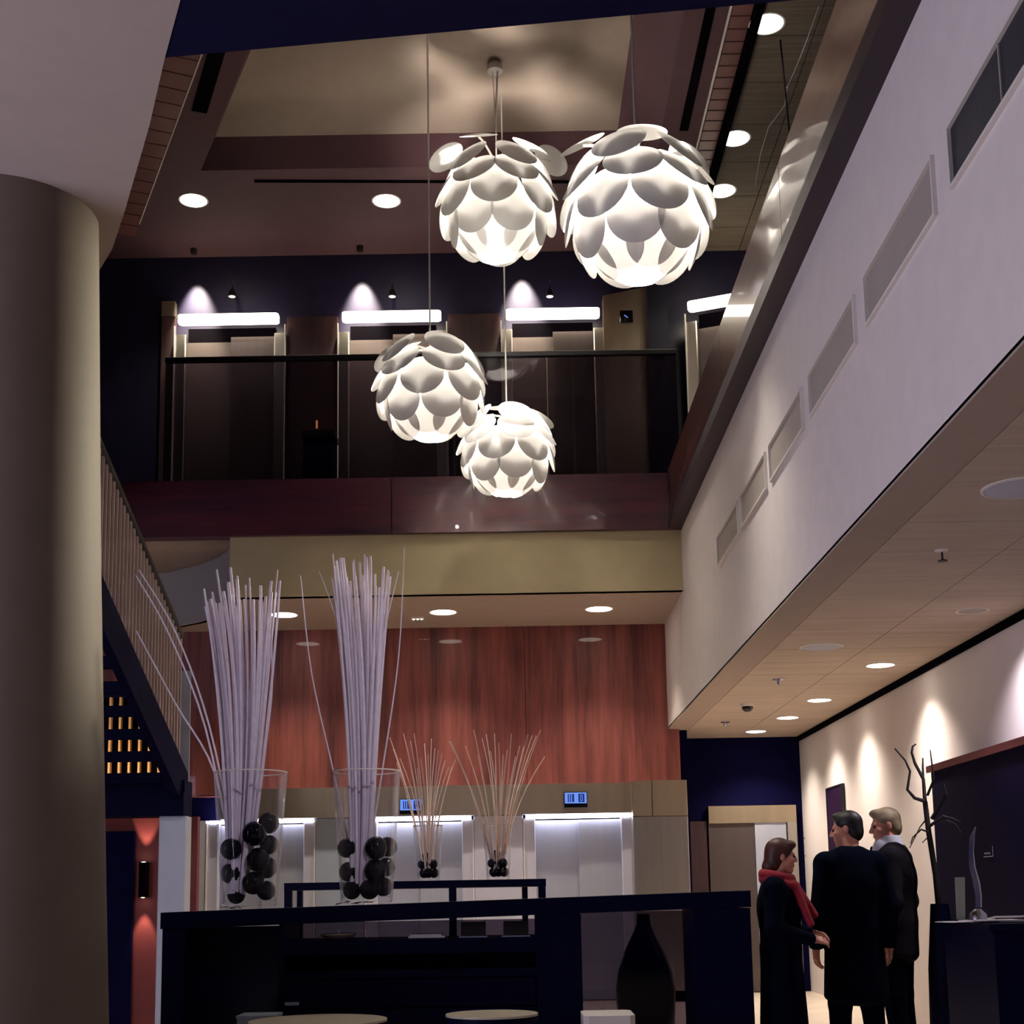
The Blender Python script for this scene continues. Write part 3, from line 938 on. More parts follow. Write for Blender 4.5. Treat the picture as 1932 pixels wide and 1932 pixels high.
zt_top = ZC + 0.38
c1 = at(917, 116, z=zt_top)
pA = at(938, 392, D=c1.y)
pendant('flower lamp at upper left of the cluster, shorter double cord', 938, 392, c1.y, 236,
        [((903, 256, -0.15), (-0.04, -0.46, 0.87), 0.72), ((841, 297, -0.1), (-0.5, 0.12, 0.86), 0.72), ((1000, 276, -0.15), (0.42, -0.30, 0.86), 0.72), ((1040, 303, 0.12), (0.5, 0.25, 0.8), 0.70)],
        (pA.x, pA.y, zt_top - 0.0), 10, True, True)
pB = at(1203, 405, D=9.3)
pendant('largest flower lamp at upper right, nearest the camera', 1203, 405, 9.3, 298,
        [((1211, 250, -0.05), (0.03, -0.22, 0.97), 0.76), ((1098, 273, -0.12), (-0.42, -0.32, 0.86), 0.72), ((1300, 305, 0.05), (0.62, 0.10, 0.76), 0.74), ((1318, 318, -0.1), (0.66, -0.30, 0.62), 0.66)],
        (pB.x, pB.y, zt_top), 28)
pC = at(812, 738, D=11.6)
pendant('flower lamp at lower left of the cluster in front of the gallery glass', 812, 738, 11.6, 216,
        [((840, 648, -0.05), (0.28, -0.30, 0.92), 0.74), ((768, 655, 0.12), (-0.35, -0.30, 0.9), 0.62), ((733, 676, -0.05), (-0.6, 0.15, 0.75), 0.72), ((893, 682, 0.08), (0.75, 0.1, 0.6), 0.72)],
        (pC.x, pC.y, zt_top), 5)
DD = c1.y + 0.62
pD = at(957, 855, D=DD)
pendant('lowest flower lamp of the cluster, in front of the wood band', 957, 855, DD, 186,
        [((951, 770, -0.08), (0.0, -0.22, 0.97), 0.78), ((1018, 790, 0.05), (0.5, 0.05, 0.85), 0.76), ((905, 790, 0.1), (-0.3, -0.40, 0.85), 0.70), ((1000, 783, 0.2), (0.25, -0.3, 0.9), 0.62)],
        (pD.x, pD.y, zt_top), 0, False)

# ------------------------------------------------------------------ stair
t = thing('staircase', 'dark open-riser stair with pale balusters climbing behind the column', 'staircase', (-3.2, 11.6, 0))


def stp(x, y):
    """point on the stair's outer side: depth follows the climb"""
    yy = 11.6 - (1500 - y) / 400 * 2.1
    return at(x, y, D=yy)


lo, hi = at(354, 1497, D=11.6), at(197, 1143, D=9.6)
dirv = (hi - lo)
ext = lo + dirv * 1.9
wdt = Vector((-1.25, 0, 0))
for off in (Vector((0, 0, 0)), wdt):
    m_ = MB()
    hh = Vector((0, 0, 0.17))
    th = Vector((-0.07, 0, 0))
    a, b = lo + off, ext + off
    m_.hexa([a - hh, a - hh + th, b - hh + th, b - hh, a + hh, a + hh + th, b + hh + th, b + hh])
    part('stringer', m_, 'stair_navy', t)
NS = 15
for k in range(NS):
    p = lo + dirv * (1.9 * (k + 0.5) / NS)
    part('tread', MB().box((p.x - 1.2, p.y - 0.16, p.z + 0.03), (p.x - 0.07, p.y + 0.15, p.z + 0.08)), 'stair_navy', t)
    part('riser', MB().box((p.x - 1.2, p.y - 0.15, p.z - 0.005), (p.x - 0.07, p.y - 0.13, p.z + 0.03)), 'stair_navy', t)
# landing block at the foot
part('landing', MB().box((lo.x - 1.6, 11.45, 1.90), (lo.x + 0.01, 11.72, lo.z + 0.10)), 'stair_navy', t)
ZL = lo.z + 0.10
part('landing_fascia', MB().box((lo.x - 1.6, 11.42, 1.90), (lo.x + 0.01, 11.45, lo.z + 0.0)), 'stair_navy', t)
nb = 44
rail_pts = []
for k in range(nb):
    f = k / (nb - 1) * 1.6 - 0.0
    p = lo + dirv * f
    b = p + Vector((-0.035, 0, 0.15))
    e = p + Vector((-0.035, 0, 1.12 + 0.12 * (1 - f)))
    if k > 1:
        part('baluster', MB().box((b.x - 0.008, b.y - 0.012, b.z), (b.x + 0.008, b.y + 0.012, e.z)), 'baluster', t)
    rail_pts.append(e)
part('handrail', MB().tube([*rail_pts[2::4], rail_pts[-1]], 0.028, 8), 'black_metal', t)
gp = MB()
a, b = lo + Vector((-0.10, 0.06, 0.12)), lo + dirv * 1.5 + Vector((-0.10, 0, 0.12))
hh = Vector((0, 0, 0.86))
gp.hexa([a, a + Vector((-0.01, 0, 0)), b + Vector((-0.01, 0, 0)), b, a + hh, a + hh + Vector((-0.01, 0, 0)), b + hh + Vector((-0.01, 0, 0)), b + hh])
part('glass_panel', gp, 'glass_stair', t)
q0, q1 = at(334, 1300, D=11.66), at(358, 1478, D=11.66)
part('end_panel', MB().box((q0.x, 11.62, q1.z), (q1.x, 11.64, q0.z + 0.15), 0.0), 'white_post', t, label='pale upright end panel at the foot of the stair')
# slatted wood screen behind the stair, lit from below
t = thing('slat_screen', 'lit screen of upright wooden slats behind the open stair', 'screen', (-3.9, 13.15, 0))
for k in range(12):
    x = -4.25 + k * 0.095
    part('slat', MB().box((x, 13.12, 0.05), (x + 0.020, 13.18, 3.15)), 'slat_glow_wood', t)
part('dark_backing', MB().box((-4.3, 13.30, 0), (-3.15, 13.33, 3.2)), 'black_slot', t)  # black sheet added to make the gaps between slats dark
part('top_rail', MB().box((-4.3, 13.10, 3.15), (-3.15, 13.20, 3.21)), 'stair_navy', t)
part('bottom_rail', MB().box((-4.3, 13.10, 0), (-3.15, 13.20, 0.05)), 'stair_navy', t)
spot_light('screen_uplight', (-3.7, 12.5, 2.2), (-3.8, 13.15, 2.8), 34, (1, 0.72, 0.42), 150, 0.8)
# white post under the landing
a, b = at(299, 1600, D=11.5), at(350, 1600, D=11.5)
t = thing('post', 'broad white post under the stair landing, left of the tall vase', 'post', ((a.x + b.x) / 2, 11.6, 0))
h = (b.x - a.x) / 2
local('shaft', MB().box((-h, -0.1, 0), (h, 0.1, 1.90), 0.006), 'white_post', t)
local('shoe', MB().box((-h - 0.01, -0.11, 0), (h + 0.01, 0.11, 0.08), 0.006), 'steel', t)
# wall sconce with light up and down
p = at(272, 1660, D=12.85)
t = thing('wall_sconce', 'slim wall sconce throwing light up and down on the red wall', 'sconce', p)
local('sconce_body', MB().box((-0.035, -0.07, -0.16), (0.035, 0.05, 0.16), 0.01), 'black_slot', t)
local('lens', MB().lathe([(0, 0.165), (0.022, 0.161)], 12, (0, -0.03, 0)), 'lamp_white', t)
local('lens', MB().lathe([(0, -0.165), (0.022, -0.161)], 12, (0, -0.03, 0)), 'lamp_white', t)
for s in (-1, 1):
    spot_light('sconce_beam', (p.x, p.y - 0.04, p.z + s * 0.18), (p.x, p.y + 0.045, p.z + s * 0.75), 20, (1, 0.66, 0.5), 44, 0.4, 0.02)

# ------------------------------------------------------------------ bar console
YC = 8.6
pL, pR = at(303, 1722, D=YC), at(1416, 1680, D=YC)
dep = 0.62


def ctop(x):
    return pL.z + (pR.z - pL.z) * (x - pL.x) / (pR.x - pL.x)


t = thing('bar_console', 'long dark lacquered bar console carrying the two tall vases', 'console', (pL.x, YC, 0))
thk = 0.10
part('top_slab', MB().hexa([(pL.x, YC, pL.z - thk), (pR.x, YC, pR.z - thk), (pR.x, YC + dep, pR.z - thk), (pL.x, YC + dep, pL.z - thk), (pL.x, YC, pL.z), (pR.x, YC, pR.z), (pR.x, YC + dep, pR.z), (pL.x, YC + dep, pL.z)]), 'black_lacquer', t)


def cx_(x, y=1800):
    return atX(x, y, YC)


for x0, x1 in ((304, 346), (525, 536), (1012, 1098), (1312, 1420)):
    a, b = cx_(x0), cx_(x1)
    part('leg_panel', MB().box((a, YC + 0.02, 0), (b, YC + dep - 0.02, min(ctop(a), ctop(b)) - thk)), 'black_lacquer', t)
for x0, x1, y0, y1 in ((536, 1012, 1772, 1800), (536, 1012, 1830, 1845)):
    a, b = cx_(x0), cx_(x1)
    part('shelf', MB().box((a, YC + 0.03, atZ(770, y1, YC)), (b, YC + dep - 0.03, atZ(770, y0, YC))), 'black_lacquer', t)
a, b = cx_(536), cx_(1012)
part('drawer_front', MB().box((a + 0.01, YC + 0.02, atZ(770, 1900, YC)), (b - 0.01, YC + 0.06, atZ(770, 1848, YC))), 'cabinet_dark', t)
part('kick_panel', MB().box((a, YC + 0.06, 0), (b, YC + 0.1, atZ(770, 1905, YC))), 'black_lacquer', t)
part('back_panel', MB().box((a, YC + dep - 0.06, 0), (b, YC + dep - 0.03, atZ(770, 1800, YC))), 'black_lacquer', t)
a, b = cx_(346), cx_(525)
part('dark_front', MB().box((a, YC + 0.3, 0.02), (b, YC + 0.32, min(ctop(a), ctop(b)) - thk)), 'pot_gloss', t)
a, b = cx_(538), cx_(564)
part('name_plate', MB().box((a, YC - 0.002, atZ(550, 1897, YC)), (b, YC + 0.02, atZ(550, 1891, YC))), 'panel_blue', t)
for x0_, x1_ in ((536, 1012), (1098, 1312)):
    a, b = cx_(x0_), cx_(x1_)
    part('smoked_glass', MB().box((a, YC + dep - 0.03, 0.02), (b, YC + dep - 0.022, min(ctop(a), ctop(b)) - thk)), 'glass_smoke', t)
# things on the shelves of the console
for x0, x1, y, lb, m in ((595, 667, 1758, 'cream oval tray on the shelf under the bar console', 'table_top'), (768, 838, 1752, 'pale folded newspaper on the shelf under the bar console', 'paper')):
    a, b = cx_(x0), cx_(x1)
    zz = atZ(770, 1772, YC) + 0.003
    o = thing('tray' if m == 'table_top' else 'newspaper', lb, 'tray' if m == 'table_top' else 'newspaper', ((a + b) / 2, YC + 0.2, zz))
    hw = (b - a) / 2
    if m == 'table_top':
        local('dish', MB().lathe([(0.0, 0.01), (hw * 0.8, 0.01), (hw, 0.028), (hw, 0.034), (hw * 0.78, 0.018), (0, 0.018)], 28), m, o, True)
        local('foot', MB().lathe([(hw * 0.4, 0.0), (hw * 0.4, 0.011)], 20), m, o)
        local('pin', MB().tube([(0, 0, 0.015), (0, 0, 0.055)], 0.004, 6), 'silver', o)
    else:
        local('sheet', MB().box((-hw, -0.1, 0), (hw, 0.1, 0.012), 0.004), m, o)
        local('sheet', MB().box((-hw + 0.01, -0.095, 0.012), (hw - 0.02, 0.09, 0.022), 0.004), m, o)
for x0, x1, lb in ((868, 916, 'left dark leaning menu card on the console shelf'), (950, 998, 'right dark leaning menu card on the console shelf')):
    a, b = cx_(x0), cx_(x1)
    z0_ = atZ(900, 1771, YC)
    o = thing('menu_card', lb, 'card', ((a + b) / 2, YC + 0.15, z0_), 0, 'menu cards on the console shelf')
    hw = (b - a) / 2
    local('board', MB().hexa([(-hw, 0, 0.012), (hw, 0, 0.012), (hw, 0.01, 0.012), (-hw, 0.01, 0.012), (-hw, 0.05, 0.10), (hw, 0.05, 0.10), (hw, 0.06, 0.10), (-hw, 0.06, 0.10)]), 'door_dark', o)
    local('ledge', MB().box((-hw - 0.01, -0.03, 0), (hw + 0.01, 0.07, 0.012)), 'panel_blue', o)

# ------------------------------------------------------------------ vases


def vase(label, px, py, D, wt, wb, h, nm='glass_vase'):
    p = at(px, py, D=D)
    t = thing(nm, label, 'vase', p)
    w_ = 0.008
    local('glass_wall', MB().lathe([(wb * 0.96, 0.0), (wb, 0.01), (wb + (wt - wb) * 0.5, h * 0.5), (wt, h), (wt - w_, h), (wb + (wt - wb) * 0.5 - w_, h * 0.5), (wb - w_, 0.03), (0.0, 0.03)], 36), 'glass_clear', t, True)
    local('rim', MB().lathe([(wt + 0.001, h - 0.006), (wt + 0.001, h + 0.002), (wt - w_ - 0.001, h + 0.002), (wt - w_ - 0.001, h - 0.006)], 36, close=True), 'white_trim', t, True)
    return t, p


def stick(pts, r, label, group, m='willow'):
    o = MB()
    k = len(pts)
    o.tube(pts, [r * (1.0 - 0.5 * i / (k - 1)) for i in range(k)], 6)
    b = pts[0]
    ob = o.build('willow_branch', m, None, True, origin=tuple(b))
    return tag(ob, label, 'branch', group)


def bez(p0, p1, p2, n=9):
    return [p0.lerp(p1, f).lerp(p1.lerp(p2, f), f) for f in [i / (n - 1) for i in range(n)]]


def balls(spots, base, group, label, r, zoff, D, where):
    for (x, y, rr, dy), wh in zip(spots, where):
        p = at(x, y, D=D + dy)
        o = MB().ball((0, 0, 0), r * rr, 20).build('glass_ball', 'ball_black', None, True)
        o.location = p
        tag(o, label % wh, 'ball', group)


VD = YC + 0.31
t1, b1 = vase('tall clear glass vase at the left end of the bar console', 470, 1711, VD, 0.235, 0.175, 0.86)
t2, b2 = vase('tall clear glass vase in the middle of the bar console', 692, 1703, VD, 0.218, 0.165, 0.84)
rng = random.Random(3)
# left bundle
lab1, grp1 = 'pale willow branch in the dense sheaf in the left tall vase', 'willow branches in the left tall vase'
for k in range(36):
    f = k / 35
    xt = 388 + 138 * f ** 1.2 + rng.uniform(-6, 6)
    yt = 1085 + rng.uniform(-15, 60) + (20 if xt > 480 else 0)
    dd = rng.uniform(-0.10, 0.12)
    p0 = at(430 + 34 * f + rng.uniform(-3, 3), 1690 - abs(rng.gauss(0, 12)), D=VD + dd * 0.5)
    p2 = at(xt, yt, D=VD + dd * 1.8)
    p1 = at(436 + 66 * f + rng.uniform(-8, 8), 1360 + rng.uniform(-40, 40), D=VD + dd)
    stick(bez(p0, p1, p2, 10), rng.uniform(0.010, 0.021), lab1, grp1)
for pts, lb in (([(262, 1075), (330, 1190), (395, 1370), (452, 1640)], 'long left-leaning willow branch, uppermost, in the left tall vase'),
                ([(256, 1085), (318, 1195), (388, 1375), (446, 1660)], 'long left-leaning willow branch, second, in the left tall vase'),
                ([(257, 1190), (330, 1325), (405, 1458), (440, 1650)], 'thin willow branch leaning lowest to the left over the vase rim'),
                ([(524, 1075), (513, 1200), (512, 1320), (485, 1520), (462, 1680)], 'willow branch at the right edge of the left sheaf')):
    P = [at(x, y, D=VD) for x, y in pts]
    q = []
    for i in range(len(P) - 1):
        a0_ = P[max(i - 1, 0)]
        a1_, a2_ = P[i], P[i + 1]
        a3_ = P[min(i + 2, len(P) - 1)]
        for j in range(5):
            u = j / 5
            q.append(0.5 * ((2 * a1_) + (a2_ - a0_) * u + (2 * a0_ - 5 * a1_ + 4 * a2_ - a3_) * u * u + (3 * a1_ - a0_ - 3 * a2_ + a3_) * u ** 3))
    q.append(P[-1])
    stick(q[::-1], 0.008, lb, None)
lab2, grp2 = 'pale willow branch in the dense sheaf in the middle tall vase', 'willow branches in the middle tall vase'
for k in range(34):
    f = k / 33
    xt = 622 + 110 * f ** 1.3 + rng.uniform(-5, 5)
    yt = 1052 + rng.uniform(-10, 55) + (25 if xt > 700 else 0)
    dd = rng.uniform(-0.10, 0.12)
    p0 = at(664 + 30 * f + rng.uniform(-3, 3), 1680 - abs(rng.gauss(0, 12)), D=VD + dd * 0.5)
    p2 = at(xt, yt, D=VD + dd * 1.8)
    p1 = at(664 + 50 * f + rng.uniform(-6, 6), 1340 + rng.uniform(-40, 40), D=VD + dd)
    stick(bez(p0, p1, p2, 10), rng.uniform(0.010, 0.020), lab2, grp2)
for p_, lb in (([(567, 1086), (588, 1270), (630, 1460), (668, 1640)], 'lone willow branch leaning far left from the middle vase'),
               ([(763, 1032), (752, 1240), (722, 1450), (690, 1650)], 'lone tall willow branch at the right of the middle vase'),
               ([(602, 1078), (632, 1160), (660, 1260), (672, 1450), (676, 1640)], 'willow branch bending left at its tip in the middle vase'),
               ([(752, 1078), (718, 1230), (700, 1400), (684, 1650)], 'willow branch leaning right, second from right, in the middle vase'),
               ([(735, 1080), (708, 1230), (694, 1400), (680, 1650)], 'willow branch leaning right, third from right, in the middle vase')):
    P = [at(x, y, D=VD + 0.02) for x, y in p_]
    q = []
    for i in range(len(P) - 1):
        a0_ = P[max(i - 1, 0)]
        a1_, a2_ = P[i], P[i + 1]
        a3_ = P[min(i + 2, len(P) - 1)]
        for j in range(5):
            u = j / 5
            q.append(0.5 * ((2 * a1_) + (a2_ - a0_) * u + (2 * a0_ - 5 * a1_ + 4 * a2_ - a3_) * u * u + (3 * a1_ - a0_ - 3 * a2_ + a3_) * u ** 3))
    q.append(P[-1])
    stick(q[::-1], 0.007, lb, None)
balls([(480, 1573, 1.15, -0.06), (507, 1553, 1.0, 0.06), (436, 1602, 1.0, -0.05), (437, 1648, 1.0, 0.0), (487, 1622, 1.1, -0.07), (508, 1594, 0.9, 0.04), (503, 1637, 1.0, 0.0), (478, 1666, 1.05, -0.06), (502, 1680, 0.9, 0.0), (446, 1688, 0.85, 0.03)], b1, 'black balls in the left tall vase', 'glossy black ball %s inside the left tall vase', 0.070, 0, VD,
      ('second highest, right of the stems,', 'on top of all, at the right wall,', 'highest on the left side,', 'second on the left side,', 'biggest, in the middle right,', 'half hidden in the upper right,', 'third at the right wall,', 'low in the centre,', 'lowest at the right,', 'lowest at the left, under the stems,'))
balls([(655, 1600, 0.95, -0.02), (658, 1645, 0.95, 0.0), (664, 1680, 0.85, -0.03), (709, 1600, 1.1, -0.06), (731, 1598, 0.95, 0.05), (708, 1643, 1.1, -0.06), (728, 1636, 0.9, 0.02), (723, 1673, 0.9, 0.0), (697, 1678, 0.95, -0.04)], b2, 'black balls in the middle tall vase', 'glossy black ball %s inside the middle tall vase', 0.068, 0, VD,
      ('highest on the left side,', 'second on the left side,', 'lowest on the left side,', 'highest right of the stems,', 'highest at the right wall,', 'in the centre right,', 'second at the right wall,', 'lowest at the right wall,', 'lowest in the centre,'))
# crumpled white pebbles/paper strips at the foot of the vases
for base, lb, gx0, gx1 in ((b1, 'white paper strip crumpled at the foot of the left tall vase', -0.13, 0.02), (b2, 'white paper strip crumpled at the foot of the middle tall vase', -0.13, 0.04)):
    for k in range(7):
        o = MB()
        L_ = rng.uniform(0.03, 0.06)
        o.box((-L_, -0.012, -0.003), (L_, 0.012, 0.003))
        ob = o.build('paper_strip', 'paper', None)
        ob.location = (base.x + rng.uniform(gx0, gx1), base.y - rng.uniform(0.18, 0.26), ctop(base.x) + 0.02)
        ob.rotation_euler = (rng.uniform(-0.3, 0.3), rng.uniform(-0.35, 0.35), rng.uniform(0, 3))
        tag(ob, lb, 'paper', lb.replace('strip', 'strips'))

# tall table further back with two small vases
YT = 11.3
zl = atZ(780, 1662, YT)
xa, xb = atX(536, 1662, YT), atX(1030, 1655, YT)
t = thing('bar_table', 'narrow dark bar-height table behind the console with two small vases', 'table', ((xa + xb) / 2, YT, 0))
part('table_top', MB().box((xa, YT, zl - 0.06), (xb, YT + 0.7, zl)), 'black_lacquer', t)
for x0, x1, yy in ((1016, 1030, 0.0), (847, 861, 0.0), (536, 550, 0.0), (985, 996, 0.6), (560, 570, 0.6)):
    a, b = atX(x0, 1700, YT + yy), atX(x1, 1700, YT + yy)
    part('leg', MB().box((a, YT + yy, 0), (b, YT + yy + 0.06, zl - 0.06)), 'black_lacquer', t)
VB = YT + 0.3
for (px, lb, g, seed) in ((808, 'small glass vase on the bar table, left', 'left', 1), (940, 'small glass vase on the bar table, right, below the fan of twigs', 'right', 2)):
    base = at(px, 1655, D=VB)
    base.z = zl
    tv = thing('glass_vase', lb, 'vase', base)
    hgt, rt_, rb_ = 0.46, 0.125, 0.095
    local('glass_wall', MB().lathe([(rb_ * 0.95, 0.0), (rb_, 0.01), (rt_, hgt), (rt_ - 0.006, hgt), (rb_ - 0.006, 0.02), (0, 0.02)], 28), 'glass_clear', tv, True)
    local('rim', MB().lathe([(rt_ + 0.001, hgt - 0.004), (rt_ + 0.001, hgt + 0.002), (rt_ - 0.007, hgt + 0.002), (rt_ - 0.007, hgt - 0.004)], 28, close=True), 'white_trim', tv, True)
    r2 = random.Random(seed)
    for k in range(7):
        a = k * 2.4
        o = MB().ball((0, 0, 0), 0.042, 14).build('glass_ball', 'ball_black', None, True)
        lay = k // 3
        o.location = (base.x + 0.048 * math.cos(a), base.y + 0.048 * math.sin(a), base.z + 0.066 + lay * 0.072)
        tag(o, 'small glossy black ball in the %s small vase on the bar table' % g, 'ball', 'black balls in the %s small vase' % g)
    n_ = 22 if g == 'right' else 20
    for k in range(n_):
        f = k / (n_ - 1)
        if g == 'right':
            xt, yt = 862 + 166 * f, 1385 + r2.uniform(-10, 45)
            if k in (0, 1):
                xt, yt = 850 - 3 * k, 1398
        else:
            xt, yt = 735 + 125 * f, 1390 + r2.uniform(-8, 60)
        p0 = Vector((base.x + (f - 0.5) * 0.07, base.y + r2.uniform(-0.04, 0.04), base.z + 0.06))
        p2 = at(xt, yt, D=VB + r2.uniform(-0.25, 0.25))
        p1 = p0.lerp(p2, 0.5) + Vector(((0.5 - f) * 0.16 + r2.uniform(-0.04, 0.04), 0, 0.05))
        stick(bez(p0, p1, p2, 8), r2.uniform(0.005, 0.009), 'pale twig fanning out of the %s small vase' % g, 'twigs in the %s small vase' % g, 'willow_warm')

# ------------------------------------------------------------------ low round tables and seats
for px, py, D, r, lb in ((600, 1924, 9.0, 0.44, 'larger low round table with cream top, bottom left'), (928, 1912, 9.0 - 0.0, 0.295, 'smaller low round table with cream top beside the console')):
    p = at(px, py, D=7.6)
    p = at(px, py, z=0.45)
    if p.y > 8.0:
        p = at(px, py, D=7.9)
    sc_ = p.y / 9.0
    t = thing('coffee_table', lb, 'table', (p.x, p.y, 0), 0, None)
    r *= sc_
    local('table_top', MB().lathe([(0, p.z - 0.012), (r, p.z - 0.012), (r, p.z), (0, p.z)], 40), 'table_top', t)
    local('table_rim', MB().lathe([(r * 0.97, p.z - 0.05), (r * 1.0, p.z - 0.035), (r * 1.0, p.z - 0.012), (r * 0.97, p.z - 0.012)], 40), 'black_lacquer', t)
    for k in range(4):
        a = PI / 4 + k * PI / 2
        local('leg', MB().tube([(r * 0.78 * math.cos(a), r * 0.78 * math.sin(a), p.z - 0.05), (r * 0.78 * math.cos(a), r * 0.78 * math.sin(a), 0)], 0.014, 8), 'silver', t)
p = at(1146, 1922, D=8.1)
t = thing('ottoman', 'white padded seat at the bottom, right of the small round table', 'seat', (p.x, p.y, 0))
hw = 0.145
zt_ = atZ(1146, 1911, 8.1)
local('cushion', MB().box((-hw, -0.2, zt_ - 0.12), (hw, 0.2, zt_), 0.03), 'seat_white', t)
for sx in (-1, 1):
    for sy in (-1, 1):
        local('leg', MB().tube([(sx * 0.11, sy * 0.15, 0), (sx * 0.11, sy * 0.15, zt_ - 0.12)], 0.012, 8), 'black_metal', t)
# glossy pear-shaped floor vessel under the console
p = at(1222, 1870, D=9.5)
t = thing('floor_vase', 'big glossy dark pear-shaped floor vase beyond the console', 'vase', (p.x, p.y + 0.15, 0))
zz = lambda y: atZ(1222, y, 9.65)
local('vessel', MB().lathe([(0.12, 0.0), (0.17, 0.06), (0.20, zz(1905)), (0.205, zz(1865)), (0.185, zz(1830)), (0.14, zz(1795)), (0.085, zz(1765)), (0.05, zz(1745)), (0.045, zz(1724)), (0.03, zz(1724))], 36), 'pot_gloss', t, True)
local('foot_ring', MB().lathe([(0.125, 0.0), (0.125, 0.015), (0.115, 0.015)], 30), 'silver', t)
# pale low box in front of the left table
p = at(490, 1918, D=8.3)
t = thing('magazine_box', 'low grey-blue box beside the larger round table', 'box', (p.x, p.y, 0))
local('box_body', MB().box((-0.11, -0.12, 0), (0.11, 0.12, p.z)), 'panel_blue', t)
local('lid', MB().box((-0.115, -0.125, p.z), (0.115, 0.125, p.z + 0.015)), 'panel_blue', t)

# ------------------------------------------------------------------ right side: cabinet, picture, desk and what stands on it
t = thing('tall_cabinet', 'tall dark cabinet with reddish top edge against the right wall', 'cabinet', (3.47, 10.0, 0))
part('cabinet_body', MB().box((3.40, 8.98, 0), (3.54, 11.2, 2.13)), 'cabinet_dark', t)
part('top_trim', MB().box((3.375, 8.98, 2.13), (3.54, 11.25, 2.185), 0.0), 'wood_fascia_side', t)
m_ = MB()
p = at(1865, 1610, X=3.39)
for k in range(6):
    m_.box((3.394, p.y + 0.10 - k * 0.022, p.z - 0.005), (3.40, p.y + 0.088 - k * 0.022, p.z + 0.008))
m_.box((3.394, p.y + 0.12, p.z - 0.025), (3.40, p.y - 0.08, p.z - 0.019))
m_.box((3.394, p.y - 0.085, p.z - 0.025), (3.40, p.y - 0.075, p.z + 0.05))
part('small_sign', m_, 'silver', t, label='small silver line mark')
t = thing('wall_picture', 'narrow dark picture on the lit white wall behind the men', 'picture', (XR, 15.15, 1.97))
local('canvas', MB().box((-0.03, -0.36, -0.34), (-0.004, 0.36, 0.34)), 'picture_dark', t)
fr = MB()
for q0, q1 in (((-0.036, -0.38, 0.34), (0, 0.38, 0.36)), ((-0.036, -0.38, -0.36), (0, 0.38, -0.34)), ((-0.036, -0.38, -0.34), (0, -0.36, 0.34)), ((-0.036, 0.36, -0.34), (0, 0.38, 0.34))):
    fr.box(q0, q1)
local('frame', fr, 'black_metal', t)
ZD_ = 1.0
t = thing('reception_desk', 'dark reception desk at the lower right corner', 'desk', (2.95, 8.2, 0))
part('desk_top', MB().box((2.62, 7.75, ZD_ - 0.04), (3.5, 8.70, ZD_)), 'black_lacquer', t)
part('front_panel', MB().box((2.66, 7.80, 0), (3.5, 7.86, ZD_ - 0.04)), 'black_lacquer', t)
part('side_panel', MB().box((2.66, 7.86, 0), (2.72, 8.7, ZD_ - 0.04)), 'black_lacquer', t)


def desk(px, py):
    p = at(px, py, z=ZD_)
    return p if p.y > 7.6 and p.y < 8.9 else at(px, py, D=max(7.85, min(8.6, p.y)))


for k, (px, py, rz, sx, sy, lb) in enumerate(((1815, 1722, 0.3, 0.14, 0.10, 'white paper on the desk under the curved sculpture'), (1860, 1727, -0.1, 0.12, 0.09, 'white paper on the desk right of the curved sculpture'), (1840, 1735, 0.15, 0.16, 0.09, 'white paper nearest the desk front edge'))):
    p = at(px, py, D=8.3)
    t = thing('paper_sheet', lb, 'paper', (2.75 + k * 0.09 if False else p.x, 8.25 - k * 0.12, ZD_ + 0.001 + k * 0.006), rz, 'papers on the reception desk')
    local('sheet', MB().box((-sx, -sy, 0), (sx, sy, 0.004)), 'paper', t)
p = at(1845, 1718, D=8.25)
t = thing('sculpture', 'curved silver blade sculpture standing on the desk', 'sculpture', (p.x, 8.25, ZD_ + 0.016))
pts = [(1846, 1712, 0.020), (1846, 1690, 0.020), (1842, 1665, 0.022), (1834, 1635, 0.020), (1832, 1605, 0.016), (1834, 1580, 0.018), (1840, 1560, 0.004)]
m_ = MB()
vs, fs = [], []
for (x, y, hw) in pts:
    q = at(x, y, D=8.25)
    vs += [(q.x - hw, 8.243, q.z), (q.x + hw * 0.4, 8.236, q.z), (q.x + hw, 8.25, q.z), (q.x + hw * 0.2, 8.258, q.z)]
for i in range(len(pts) - 1):
    for k in range(4):
        fs.append((i * 4 + k, i * 4 + (k + 1) % 4, i * 4 + 4 + (k + 1) % 4, i * 4 + 4 + k))
m_.add(vs, fs)
part('blade', m_, 'silver', t, True)
local('foot', MB().lathe([(0.055, 0), (0.05, 0.03), (0.02, 0.06)], 20), 'silver', t, True)
p = at(1817, 1690, D=8.4)
t = thing('card_stand', 'pale green curved card standing behind the papers on the desk', 'card', (p.x, 8.45, ZD_))
zt_ = atZ(1817, 1655, 8.45) - ZD_
local('card', MB().hexa([(-0.028, 0, 0.01), (0.022, 0.005, 0.01), (0.022, 0.02, 0.01), (-0.028, 0.015, 0.01), (-0.022, 0.0, zt_), (0.036, 0.005, zt_), (0.036, 0.02, zt_), (-0.022, 0.015, zt_)]), 'pale_green', t)
local('stand', MB().box((-0.04, -0.02, 0), (0.04, 0.04, 0.012)), 'black_metal', t)
p = at(1905, 1733, D=8.05)
t = thing('pen_tray', 'white wire tray at the right end of the desk', 'tray', (p.x - 0.03, 8.0, ZD_ + 0.001))
local('wire', MB().tube([(0.12, -0.05, 0.01), (-0.06, -0.05, 0.01), (-0.10, -0.02, 0.02), (-0.10, 0.03, 0.02), (-0.05, 0.06, 0.03), (0.12, 0.06, 0.03)], 0.006, 6), 'white_trim', t, True)
local('base', MB().box((-0.1, -0.05, 0), (0.12, 0.06, 0.005)), 'black_metal', t)
